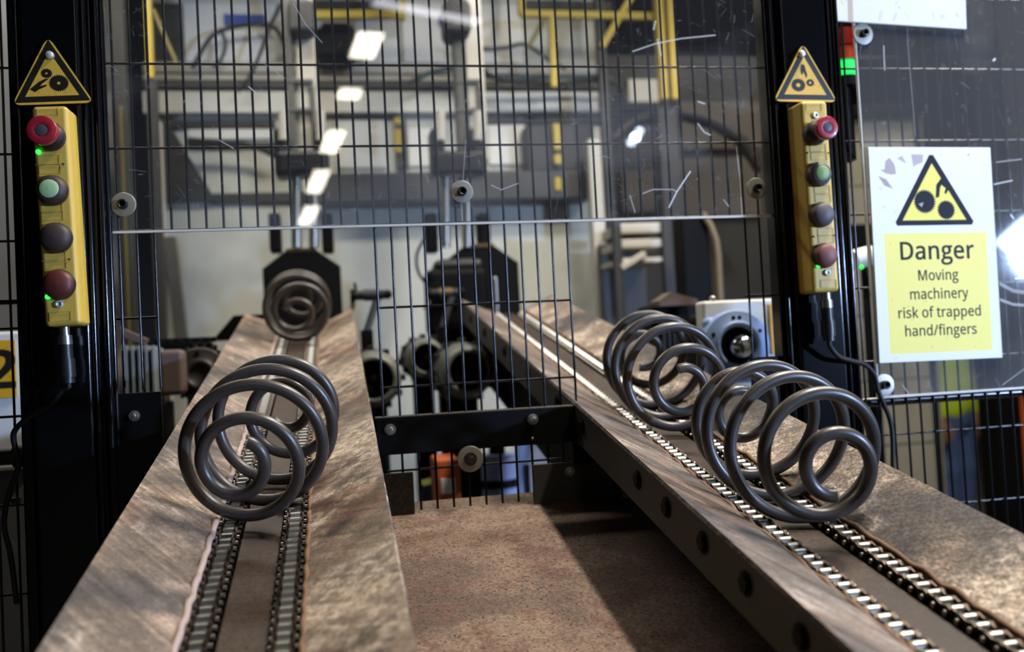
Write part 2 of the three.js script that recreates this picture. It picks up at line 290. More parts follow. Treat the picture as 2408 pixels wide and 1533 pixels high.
// ------------------------------------------------------------------ coil springs
const KN = [0, .25, .5, .8, 1.1, 1.5, 2, 2.8, 3.6, 4.1, 4.5, 4.8, 5.1, 5.35, 5.6];
const RHO = [.0240, .0225, .0335, .0413, .0476, .0645, .0668, .0688, .0668, .0645, .0504, .0358, .0298, .0265, .0228];
const ZED = [-.006, -.0030, -.002, -.0005, .0071, .0276, .0539, .1095, .1609, .1912, .2082, .2178, .2185, .2200, .2250];
function hermite(t, v) {
  const N = KN.length, m = v.map((_, i) => (i === 0 ? (v[1] - v[0]) / (KN[1] - KN[0]) : i === N - 1 ? (v[N - 1] - v[N - 2]) / (KN[N - 1] - KN[N - 2]) : (() => { const a = KN[i] - KN[i - 1], b = KN[i + 1] - KN[i]; return ((v[i] - v[i - 1]) / a * b + (v[i + 1] - v[i]) / b * a) / (a + b); })()));
  let i = 0; while (i < N - 2 && t > KN[i + 1]) i++;
  const h = KN[i + 1] - KN[i], u = (t - KN[i]) / h;
  return (2 * u ** 3 - 3 * u ** 2 + 1) * v[i] + (u ** 3 - 2 * u ** 2 + u) * h * m[i] + (-2 * u ** 3 + 3 * u ** 2) * v[i + 1] + (u ** 3 - u ** 2) * h * m[i + 1];
}
const WIRE = 0.0065, RMAX = Math.max(...RHO) + WIRE, AXIS = Math.sqrt(RMAX ** 2 - HALF ** 2);
function spring(x0, a0, yaw, phase, label) {
  const pts = [], n = 300;
  for (let k = 0; k <= n; k++) {
    const t = 5.6 * k / n, r = hermite(t, RHO), z = hermite(t, ZED), w = 2 * Math.PI * (t + phase), lx = r * Math.cos(w), ly = -r * Math.sin(w);
    pts.push(V(lx * Math.cos(yaw) + z * Math.sin(yaw), ly + AXIS, -(z * Math.cos(yaw) - lx * Math.sin(yaw))));
  }
  const curve = new THREE.CatmullRomCurve3(pts), body = new THREE.TubeGeometry(curve, 420, WIRE, 16), caps = [];
  for (const t of [0, 1]) {
    const c = new THREE.CircleGeometry(WIRE, 16), d = curve.getTangent(t).multiplyScalar(t ? 1 : -1), p = curve.getPoint(t);
    c.applyQuaternion(new THREE.Quaternion().setFromUnitVectors(V(0, 0, 1), d)).translate(p.x, p.y, p.z); caps.push(c);
  }
  const m = mesh('coil_spring', merge([body, ...caps]), M.spring);
  m.position.copy(TRAY0).addScaledVector(V(1, 0, 0), x0).addScaledVector(FWD, a0); m.rotation.x = SLOPE;
  return tag(m, label, 'spring', 'coil springs on the chains');
}
spring(-0.0945, 0.9111, 0.1428, 0.7999, 'dark grey coil spring alone in front of the fence, beside the rubbed pale lip');
spring(0.4424, 0.7565, 0.0641, 0.219, 'dark grey coil spring below the Danger sign with its closed end turn tilted low');
spring(0.4474, 1.126, 0.0818, 0.6766, 'dark grey coil spring next to the round motor flange with the number 1 label');
spring(-0.079, 2.0, 0.0, 0.52, 'dark coil spring standing end-on before the black octagonal plate');

// ------------------------------------------------------------------ mesh fence
const WD = 0.00165, PX = 0.0583, DX = 0.0221;
const rowY = [0.51, 0.401, 0.291, 0.183, 0.0725, -0.0345, -0.146].map((y) => EYE.y + y);
const vwire = new Map(), hwire = new Map();
const vw = (L) => vwire.get(L) ?? vwire.set(L, new THREE.CylinderGeometry(WD, WD, L, 8)).get(L);
const hw = (L) => hwire.get(L) ?? hwire.set(L, new THREE.CylinderGeometry(WD, WD, L, 8).rotateZ(Math.PI / 2)).get(L);
const addV = (g, x, y0, y1, z = 0) => { const L = Math.round((y1 - y0) * 1e4) / 1e4, m = mesh('wire', vw(L), M.wire, g); m.position.set(x, (y0 + y1) / 2, z); return m; };
const addH = (g, y, x0, x1, z = -0.0033, k = 1) => { const L = Math.round((x1 - x0) * 1e4) / 1e4, m = mesh('cross_wire', hw(L), M.wire, g); m.position.set((x0 + x1) / 2, y, z); m.scale.set(1, k, k); return m; };
const FTOP = 2.1, XL = at(245, 600, 0).x - 0.004, XR = at(1838, 500, 0).x + 0.004;
{
  const g = thing('mesh_panel', 'black welded wire mesh panel with openings for the two troughs', 'fence panel');
  const rows = rowY;
  for (let k = -15; k <= 26; k++) {
    const x = PX + k * (k < 0 ? 0.0215 : DX); if (x < XL + 0.004 || x > XR - 0.004) continue;
    let y0 = rows[3] - 0.002;
    if (k >= 0 && k <= 12) y0 = EYE.y - 0.2;
    if (k <= -13) y0 = at(310, 918, 0).y;
    if (k >= 24) y0 = at(1790, 880, 0).y;
    addV(g, x, y0, FTOP - 0.02);
  }
  for (const y of [rows[0], rows[1], rows[2], rows[0] + 0.1095]) addH(g, y, XL, XR);
  addH(g, rows[3], XL, XR, 0.0, 1.5);
  for (const y of [rows[4], rows[5], rows[6]]) addH(g, y, PX - 0.002, PX + 12 * DX + 0.002);
  addH(g, rows[4], XL, PX - 12.9 * 0.0215); addH(g, rows[4] - 0.005, PX + 23.8 * DX, XR);
  mesh('frame_bar', rbox(XR - XL, 0.03, 0.02, 0.003, (XL + XR) / 2, FTOP, 0), M.blackPaint, g);
  for (const s of [0, 1]) mesh('frame_bar', rbox(0.022, FTOP, 0.02, 0.004, s ? XR + 0.008 : XL - 0.008, FTOP / 2, 0), M.blackPaint, g);
}
const X2 = at(1990, 228, 0).x;
{
  const g = thing('mesh_panel', 'black welded wire mesh panel behind the Danger sign', 'fence panel');
  const x0 = X2 - 0.012, x1 = X2 + 40 * DX;
  for (let k = 0; k <= 39; k++) addV(g, X2 + k * DX, 0.12, FTOP - 0.02);
  for (let k = -5; k <= 9; k++) addH(g, EYE.y + 0.291 - 0.1095 * k, x0, x1);
  addH(g, at(2200, 936, 0).y, x0, x1, -0.008, 4.4);
  for (const y of [FTOP, 0.11]) mesh('frame_bar', rbox(x1 - x0, 0.03, 0.02, 0.003, (x0 + x1) / 2, y, 0), M.blackPaint, g);
  mesh('frame_bar', rbox(0.022, FTOP, 0.02, 0.004, x1, FTOP / 2, 0), M.blackPaint, g);
}
{
  const g = thing('mesh_panel', 'black welded wire mesh panel in front of the number 2 label', 'fence panel');
  const xr = at(45, 600, 0).x, x0 = xr - 0.62;
  for (let k = 0; k < 28; k++) addV(g, xr - 0.012 - 0.0217 * k, 0.12, FTOP - 0.02);
  for (let k = -5; k <= 9; k++) addH(g, EYE.y + 0.285 - 0.1095 * k, x0, xr);
  addH(g, at(10, 710, 0).y, x0, xr, -0.004, 2);
  for (const y of [FTOP, 0.11]) mesh('frame_bar', rbox(xr - x0, 0.03, 0.02, 0.003, (x0 + xr) / 2, y, 0), M.blackPaint, g);
  mesh('frame_bar', rbox(0.022, FTOP, 0.02, 0.004, x0, FTOP / 2, 0), M.blackPaint, g);
}
function post(u0, u1, v, label, ribs) {                // post with ribbed slots and a foot plate
  const a = at(u0, v, 0.03).x, b = at(u1, v, 0.03).x, c = (a + b) / 2, g = thing('fence_post', label, 'post', V(c, 0, 0), 'fence posts');
  mesh('column', rbox(b - a, FTOP + 0.04, 0.06, 0.005, 0, FTOP / 2 + 0.02, 0), M.blackPaint, g);
  mesh('foot_plate', rbox(0.18, 0.012, 0.16, 0.003, 0, 0.006, 0), M.blackPaint, g);
  for (const [u, w, z] of ribs) mesh('rib', rbox(w, FTOP, 0.03, 0.0035, at(u, v, z + 0.015).x - c, FTOP / 2, z), M.blackPaint, g);
  return g;
}
const postL = post(62, 205, 600, 'black fence post carrying the control station above the cable to the number 2 label', [[48, 0.014, 0.01], [214, 0.006, 0.012], [228, 0.008, 0.004], [243, 0.008, 0.008], [258, 0.007, 0.0]]);
const postR = post(1862, 1972, 500, 'black fence post with blue lit edge between the clear sheets', [[1828, 0.008, 0.004], [1842, 0.008, 0.01], [1856, 0.007, 0.004], [1978, 0.006, 0.014], [1988, 0.005, 0.008], [1997, 0.006, 0.012]]);

// lower rail, brackets and their bolts
const hexHead = (r, h) => new THREE.CylinderGeometry(r, r * 0.96, h, 6).rotateX(Math.PI / 2);
function bolt(parent, p, r = 0.0062, mat = M.zinc, name = 'bolt') { const b = mesh(name, merge([hexHead(r, 0.006).translate(0, 0, 0.001), cylZ(r * 1.3, 0.0016, 18, 0, 0, -0.0026), latheZ([[r * 0.62, 0.004], [r * 0.5, 0.0046], [0.0001, 0.0046]], 14)]), mat, parent); b.position.copy(p); return b; }
{
  const g = thing('fence_rail', 'black flat rail with hex bolts across the mesh between the troughs', 'rail');
  const y1 = at(1100, 970, 0.012).y, y0 = at(1100, 1057, 0.012).y, x0 = CL + 0.1275, x1 = at(1362, 1000, 0.012).x;
  mesh('bar', rbox(x1 - x0, y1 - y0, 0.006, 0.0012, (x0 + x1) / 2, (y0 + y1) / 2, 0.009), M.blackMatt, g);
  mesh('ledge', rbox(x1 - x0, 0.004, 0.022, 0.001, (x0 + x1) / 2, y1 - 0.001, 0.0), std(0x3a302c, 0.45, 0.3), g);
  for (const [u, v] of [[918, 1010], [1254, 986]]) bolt(g, at(u, v, 0.0145), 0.0058);
  const s = mesh('rivet', new THREE.SphereGeometry(0.002, 8, 6), M.zinc, g); s.position.copy(at(1252, 1031, 0.013));
  const e = mesh('end_bracket', rbox(0.03, 0.075, 0.03, 0.002), M.blackMatt, g); e.position.copy(at(1365, 1025, 0.0)).setZ(0.0);
}
{
  const p = at(1106, 1079, 0.014), g = thing('fender_washer', 'large pale washer with a hex bolt under the lower rail', 'washer', p);
  mesh('washer', latheZ([[0.0042, -0.001], [0.0168, -0.001], [0.0175, 0], [0.0168, 0.0012], [0.0042, 0.0012]], 36), M.washer, g); bolt(g, V(0, 0, 0.0045), 0.0068, std(0x55534e, 0.35, 0.9), 'bolt');
}
const plateThing = (name, label, u0, v0, u1, v1, z, mat, bolts, cat = 'plate') => {
  const g = thing(name, label, cat); mesh('plate', pxBox(u0, v0, u1, v1, z, 0.004, 0.001), mat, g); bolts.forEach(([u, v]) => bolt(g, at(u, v, z + 0.0035), 0.0052)); return g;
};
plateThing('bracket_plate', 'black plate with one bright bolt beside the ribbed post', 282, 922, 388, 1330, 0.012, M.blackMatt, [[315, 978]]);
plateThing('blanking_plate', 'worn grey square plate closing the mesh beside the trough', 903, 1112, 974, 1212, 0.006, std(0x4f4c44, 0.6, 0.2, { map: steelMap2 }), []);
plateThing('blanking_plate', 'dark square plate with one bolt closing the mesh under the bolted web', 1256, 1085, 1462, 1190, 0.008, std(0x3a3833, 0.6, 0.2), [[1341, 1108]]);
plateThing('bracket_plate', 'black plate under the number 1 label at the post foot', 1772, 838, 1856, 1060, 0.012, M.blackMatt, []);

// ------------------------------------------------------------------ clear sheets with scratches
function scratchTex(n, m, list, k0, base) {
  let q = k0; const rr = () => { q = (q * 1664525 + 1013904223) >>> 0; return q / 4294967296; };
  const t = canvasTex(n, m, (c) => {
    c.fillStyle = 'rgb(' + base + ',' + base + ',' + base + ')'; c.fillRect(0, 0, n, m);
    const haze = fbm(4, 4, 4, k0 + 5); for (let i = 0; i < 120; i++) for (let j = 0; j < 60; j++) { const h = haze(i / 120, j / 60); c.fillStyle = 'rgba(190,190,190,' + (0.2 * sm(0.45, 0.75, h)).toFixed(3) + ')'; c.fillRect(i * n / 120, j * m / 60, n / 120 + 1, m / 60 + 1); }
    c.lineCap = 'round';
    for (let i = 0; i < 620; i++) { const x = rr() * n, y = rr() * m, a = rr() * 6.28, l = 6 + 90 * rr() * rr() * rr(); c.strokeStyle = 'rgba(70,70,70,' + (0.12 + 0.5 * rr() * rr()).toFixed(2) + ')'; c.lineWidth = 0.7 + 1.3 * rr() * rr(); c.beginPath(); c.moveTo(x, y); c.quadraticCurveTo(x + l * Math.cos(a) * 0.5 + 6 * rr(), y + l * Math.sin(a) * 0.5, x + l * Math.cos(a), y + l * Math.sin(a)); c.stroke(); }
    for (let i = 0; i < 90; i++) { const x = rr() * n, y = rr() * m; for (let j = 0; j < 7; j++) { c.strokeStyle = 'rgba(120,120,120,0.25)'; c.lineWidth = 0.8; c.beginPath(); c.moveTo(x + 14 * rr(), y + 14 * rr()); c.lineTo(x + 22 * rr(), y + 22 * rr()); c.stroke(); } }
    for (const [pts, w, a] of list) { c.strokeStyle = 'rgba(30,30,30,' + a + ')'; c.lineWidth = w; c.beginPath(); pts.forEach(([x, y], i) => (i ? c.lineTo(x * n, y * m) : c.moveTo(x * n, y * m))); c.stroke(); }
  });
  t.colorSpace = THREE.NoColorSpace; return t;
}
function sheet(x0, x1, y0, y1, z, label, list, k0, rough = 0.014, base = 251) {
  const w = x1 - x0, h = y1 - y0, t = scratchTex(2048, 1024, list, k0, base);
  const clear = new THREE.MeshPhysicalMaterial({ color: 0xf2f2ee, roughness: rough, transmission: 1, thickness: 0, ior: 1.49, transmissionMap: t });
  const pane = new THREE.MeshPhysicalMaterial({ color: 0xffffff, roughness: 0.014, transmission: 1, thickness: 0, ior: 1.49 });
  const edge = std(0xd2d0c4, 0.5);
  const m = mesh('clear_sheet', new THREE.BoxGeometry(w, h, 0.005), [edge, edge, edge, edge, clear, pane]);
  m.position.set((x0 + x1) / 2, (y0 + y1) / 2, z);
  for (const e of [box(w + 0.001, 0.0028, 0.0056, 0, -h / 2, 0), box(0.0016, h, 0.0056, -w / 2, 0, 0), box(0.0016, h, 0.0056, w / 2, 0, 0)]) mesh('sawn_edge', e, edge, m);
  return tag(m, label, 'plastic sheet', 'clear plastic sheets');
}
const SZ = 0.0062;
{
  const x0 = at(256, 520, SZ).x, x1 = at(1816, 480, SZ).x, y0 = at(1040, 529, SZ).y + 0.001, y1 = 2.08, w = x1 - x0, h = y1 - y0;
  const uv = (u, v) => { const p = at(u, v, SZ); return [(p.x - x0) / w, 1 - (p.y - y0) / h]; };
  const L = (pts, wd, a) => [pts.map(([u, v]) => uv(u, v)), wd, a];
  sheet(x0, x1, y0, y1, SZ, 'scratched clear plastic sheet over the mesh above the troughs', [
    L([[1572, 488], [1590, 452], [1622, 404]], 4.5, 0.8), L([[1510, 456], [1535, 446], [1580, 446], [1590, 452]], 3, 0.55), L([[1487, 122], [1540, 104], [1600, 92], [1680, 84]], 5, 0.45), L([[1640, 292], [1655, 312], [1668, 318]], 6, 0.45),
    L([[1730, 345], [1738, 420], [1744, 512]], 2.5, 0.6), L([[1084, 470], [1087, 520]], 2, 0.7), L([[1095, 330], [1088, 428]], 1.5, 0.5), L([[1155, 436], [1178, 447], [1218, 432]], 2.5, 0.5), L([[515, 330], [550, 350]], 2.5, 0.6), L([[690, 10], [720, 60], [758, 102]], 2, 0.5), L([[585, 205], [602, 219]], 3, 0.8), L([[1540, 52], [1536, 70]], 7, 0.4), L([[1545, 95], [1552, 130]], 9, 0.3), L([[620, 150], [672, 186]], 1.5, 0.4), L([[1480, 460], [1492, 500]], 4, 0.35), L([[1700, 470], [1712, 486]], 3, 0.5), L([[1640, 240], [1655, 245]], 6, 0.5),
  ], 11);
}
let RSX0;
{
  const x0 = at(2030, 400, SZ).x, x1 = x0 + 0.75, y0 = at(2220, 924, SZ).y, y1 = 2.08, w = x1 - x0, h = y1 - y0; RSX0 = x0;
  const uv = (u, v) => { const p = at(u, v, SZ); return [(p.x - x0) / w, 1 - (p.y - y0) / h]; }, L = (pts, wd, a) => [pts.map(([u, v]) => uv(u, v)), wd, a];
  sheet(x0, x1, y0, y1, SZ, 'scratched clear plastic sheet carrying the Danger sign', [
    L([[2076, 110], [2078, 165]], 4, 0.6), L([[2130, 20], [2132, 100], [2150, 320]], 1.4, 0.5), L([[2020, 130], [2026, 95]], 1.5, 0.5), L([[2335, 434], [2378, 425]], 3, 0.7), L([[2340, 382], [2400, 375]], 2, 0.5), L([[2385, 655], [2408, 654]], 4, 0.9), L([[2374, 506], [2381, 514]], 5, 0.8), L([[2333, 143], [2338, 140]], 5, 0.8), L([[2120, 905], [2135, 926]], 2, 0.7), L([[2355, 905], [2408, 866]], 2, 0.5), L([[2350, 668], [2380, 684], [2408, 688]], 8, 0.35), L([[2350, 705], [2380, 716], [2408, 718]], 6, 0.45),
  ], 23, 0.045, 240);
}
function fixing(u, v, label, r = 0.0155) {              // big washer with a socket screw through the sheet
  const p = at(u, v, 0.0102), g = thing('sheet_fixing', label, 'washer', p, 'washers holding the clear sheets');
  mesh('washer', latheZ([[0.004, -0.0012], [r - 0.001, -0.0012], [r, 0], [r - 0.001, 0.0012], [0.004, 0.0012]], 36), M.washer, g);
  mesh('socket_screw', latheZ([[0.0001, -0.001], [0.0062, -0.001], [0.0062, 0.0075], [0.0055, 0.0085], [0.0034, 0.0085], [0.0033, 0.003], [0.0001, 0.003]], 20), M.darkSteel, g);
}
fixing(290, 481, 'washer with socket screw in the sheet corner beside the ribbed post of the first station');
fixing(1086, 451, 'washer with socket screw midway along the sheet edge above the drip plate');
fixing(1779, 443, 'half rusty washer with socket screw in the sheet corner over the motor flange');
fixing(2029, 80, 'washer with socket screw just below the white board', 0.0165);
fixing(2079, 905, 'washer with socket screw under the corner of the Danger sign', 0.0165);

// ------------------------------------------------------------------ signs
function gear(c, x, y, r, n, hole, col, hc) {
  c.fillStyle = col; c.beginPath();
  for (let k = 0; k < n; k++) { const a = k / n * 6.2832, b = (k + 0.5) / n * 6.2832; c.lineTo(x + r * Math.cos(a), y + r * Math.sin(a)); c.lineTo(x + r * 0.84 * Math.cos(b), y + r * 0.84 * Math.sin(b)); }
  c.closePath(); c.fill(); if (hole) { c.fillStyle = hc; c.beginPath(); c.arc(x, y, hole, 0, 7); c.fill(); }
}
const poly = (c, pts, col) => { c.fillStyle = col; c.beginPath(); pts.forEach(([x, y], i) => (i ? c.lineTo(x, y) : c.moveTo(x, y))); c.closePath(); c.fill(); };
function roundTri(w, h, r) {                           // rounded triangle, base on y = 0, centred on x
  const P = [[-w / 2, 0], [w / 2, 0], [0, h]], s = new THREE.Shape();
  P.forEach((p, i) => { const a = P[(i + 2) % 3], b = P[(i + 1) % 3], ua = Math.hypot(a[0] - p[0], a[1] - p[1]), ub = Math.hypot(b[0] - p[0], b[1] - p[1]), k = 1.7 * r; const s0 = [p[0] + (a[0] - p[0]) * k / ua, p[1] + (a[1] - p[1]) * k / ua], s1 = [p[0] + (b[0] - p[0]) * k / ub, p[1] + (b[1] - p[1]) * k / ub]; i ? s.lineTo(...s0) : s.moveTo(...s0); s.quadraticCurveTo(p[0], p[1], ...s1); });
  return s;
}
function triSign(apex, bl, br, z, label, draw, screw) {
  const A = at(...apex, z), B = at(...bl, z), Cc = at(...br, z), base = B.clone().add(Cc).multiplyScalar(0.5), w = B.distanceTo(Cc), dir = Cc.clone().sub(B), rot = Math.atan2(dir.y, dir.x), h = A.distanceTo(base);
  const g = thing('warning_sign', label, 'sign', base, 'triangular hand-in-gears signs'); g.rotation.z = rot;
  const pl = new THREE.ExtrudeGeometry(roundTri(w, h, 0.007), { depth: 0.0015, bevelEnabled: false }); mesh('plate', pl.translate(0, 0, -0.002), M.yellow, g);
  const fr = new THREE.ShapeGeometry(roundTri(w * 0.995, h * 0.995, 0.007), 6), p = fr.attributes.position, uv = fr.attributes.uv; for (let i = 0; i < p.count; i++) uv.setXY(i, p.getX(i) / w + 0.5, p.getY(i) / h);
  const t = canvasTex(512, 512, (c) => {
    c.fillStyle = '#d9b13c'; c.fillRect(0, 0, 512, 512);
    for (let k = 0; k < 60; k++) { c.fillStyle = 'rgba(170,110,40,' + (0.05 + 0.1 * rnd()).toFixed(2) + ')'; c.beginPath(); c.ellipse(512 * rnd(), 512 * rnd(), 6 + 26 * rnd(), 4 + 12 * rnd(), rnd() * 3, 0, 7); c.fill(); }
    poly(c, [[256, 26], [492, 496], [20, 496]], '#15120e'); poly(c, [[256, 118], [424, 452], [88, 452]], '#d8b040');
    for (let k = 0; k < 40; k++) { c.fillStyle = 'rgba(165,100,40,' + (0.06 + 0.12 * rnd()).toFixed(2) + ')'; c.beginPath(); c.ellipse(130 + 250 * rnd(), 250 + 200 * rnd(), 4 + 20 * rnd(), 3 + 9 * rnd(), rnd() * 3, 0, 7); c.fill(); }
    draw(c);
  });
  mesh('print', fr.translate(0, 0, 0.0002), std(0xffffff, 0.45, 0, { map: t }), g);
  const sc = at(...screw, z + 0.003).sub(base).applyAxisAngle(V(0, 0, 1), -rot);
  const s = mesh('screw', latheZ([[0.0001, 0.0045], [0.0035, 0.0042], [0.0046, 0.0028], [0.005, -0.002], [0.0001, -0.002]], 18), M.screwHead, g); s.position.copy(sc);
  return g;
}
triSign([115, 84], [27, 248], [221, 241], 0.036, 'yellow triangle sign with a hand reaching up into two gears', (c) => {
  gear(c, 230, 282, 38, 15, 8, '#15120e', '#c8a23c'); gear(c, 302, 358, 66, 26, 11, '#15120e', '#c8a23c');
  poly(c, [[118, 398], [176, 346], [214, 324], [246, 318], [226, 336], [198, 358], [186, 374], [228, 366], [224, 378], [174, 402], [150, 420]], '#15120e');
}, [117, 130]);
triSign([1884, 100], [1819, 238], [1970, 240], 0.036, 'yellow triangle sign with a hand pointing down at two gears', (c) => {
  gear(c, 202, 370, 60, 26, 17, '#15120e', '#d8b040'); gear(c, 298, 348, 34, 15, 10, '#15120e', '#d8b040');
  poly(c, [[232, 190], [258, 192], [268, 240], [278, 282], [266, 312], [258, 284], [246, 252], [242, 280], [228, 274], [224, 240]], '#15120e');
}, [1885, 127]);
{
  const z = 0.0125, q = [[2037, 345], [2325, 348], [2358, 840], [2070, 855]].map(([u, v]) => at(u, v, z)), c = q.reduce((s, p) => s.add(p.clone().multiplyScalar(0.25)), V(0, 0, 0));
  const w = (q[0].distanceTo(q[1]) + q[2].distanceTo(q[3])) / 2, h = (q[0].distanceTo(q[3]) + q[1].distanceTo(q[2])) / 2, top = q[1].clone().sub(q[0]), bot = q[2].clone().sub(q[3]);
  const g = thing('danger_sign', 'white Danger moving machinery sign with yellow text panel and torn corner', 'sign', c); g.rotation.z = (Math.atan2(top.y, top.x) + Math.atan2(bot.y, bot.x)) / 2;
  mesh('board', rbox(w, h, 0.003, 0.0008), M.white, g);
  const t = canvasTex(1160, 1840, (x) => {
    x.fillStyle = '#eceff0'; x.fillRect(0, 0, 1160, 1840);
    poly(x, [[566, 66], [604, 66], [956, 646], [940, 676], [228, 676], [216, 646]], '#14151a'); poly(x, [[586, 138], [888, 632], [282, 632]], '#f4e974');
    gear(x, 500, 470, 108, 28, 0, '#14151a'); gear(x, 700, 545, 88, 22, 0, '#14151a');
    poly(x, [[606, 440], [618, 326], [666, 270], [746, 350], [706, 408], [690, 396], [706, 356], [668, 326], [654, 350], [640, 430]], '#14151a');
    x.fillStyle = '#f6ec86'; x.fillRect(100, 742, 972, 1030);
    x.fillStyle = '#16171c'; x.textAlign = 'center'; x.textBaseline = 'alphabetic';
    const line = (s, y, size, width) => { x.font = size + 'px sans-serif'; const m = x.measureText(s).width; x.save(); x.translate(586, y); x.scale(width / m, 1); x.fillText(s, 0, 0); x.lineWidth = size * (s === 'Danger' ? 0.03 : 0.022); x.strokeStyle = '#16171c'; x.strokeText(s, 0, 0); x.restore(); };
    line('Danger', 968, 208, 720); line('Moving', 1150, 122, 392); line('machinery', 1310, 122, 560); line('risk of trapped', 1468, 122, 800); line('hand/fingers', 1624, 122, 690);
    const tear = (pts, col) => poly(x, pts, col);
    tear([[150, 120], [190, 90], [236, 150], [246, 230], [200, 236], [150, 226], [102, 196], [140, 190]], '#b3a9a6'); tear([[262, 96], [310, 70], [346, 140], [306, 122]], '#bdb4b2'); tear([[396, 60], [510, 62], [500, 130], [440, 150], [410, 170]], '#b9b0ae'); tear([[76, 246], [150, 276], [210, 360], [130, 330]], '#aaa09e');
    tear([[440, 490], [490, 476], [470, 520]], '#b0a9a8'); tear([[930, 66], [962, 50], [944, 74]], '#7c7f88');
    x.fillStyle = 'rgba(120,116,90,0.14)'; for (let k = 0; k < 70; k++) { x.beginPath(); x.ellipse(1160 * rnd(), 1840 * rnd(), 3 + 22 * rnd(), 2 + 7 * rnd(), 3 * rnd(), 0, 7); x.fill(); }
  });
  const f = new THREE.PlaneGeometry(w * 0.997, h * 0.997).translate(0, 0, 0.0017); mesh('print', f, std(0xffffff, 0.6, 0, { map: t, specularIntensity: 0.4 }), g);
}
{
  const z = 0.0125, a = at(1958, 50, z), b = at(2272, 70, z), w = a.distanceTo(b), d = b.clone().sub(a), g = thing('white_board', 'plain white board screwed above the red orange green lamp', 'board', a); g.rotation.z = Math.atan2(d.y, d.x);
  const t = canvasTex(512, 512, (c) => { c.fillStyle = '#d9dbe0'; c.fillRect(0, 0, 512, 512); for (let k = 0; k < 90; k++) { c.fillStyle = 'rgba(90,86,80,' + (0.04 + 0.14 * rnd()).toFixed(2) + ')'; c.beginPath(); c.ellipse(512 * rnd(), 512 * rnd(), 2 + 18 * rnd() * rnd(), 2 + 6 * rnd(), 3 * rnd(), 0, 7); c.fill(); } c.fillStyle = '#b9a894'; c.fillRect(54, 0, 20, 512); });
  mesh('board', rbox(w, 0.3, 0.003, 0.0012, w / 2, 0.15, 0), M.white, g);
  mesh('face', new THREE.PlaneGeometry(w * 0.995, 0.298).translate(w / 2, 0.15, 0.0017), std(0xffffff, 0.45, 0, { map: t }), g);
}

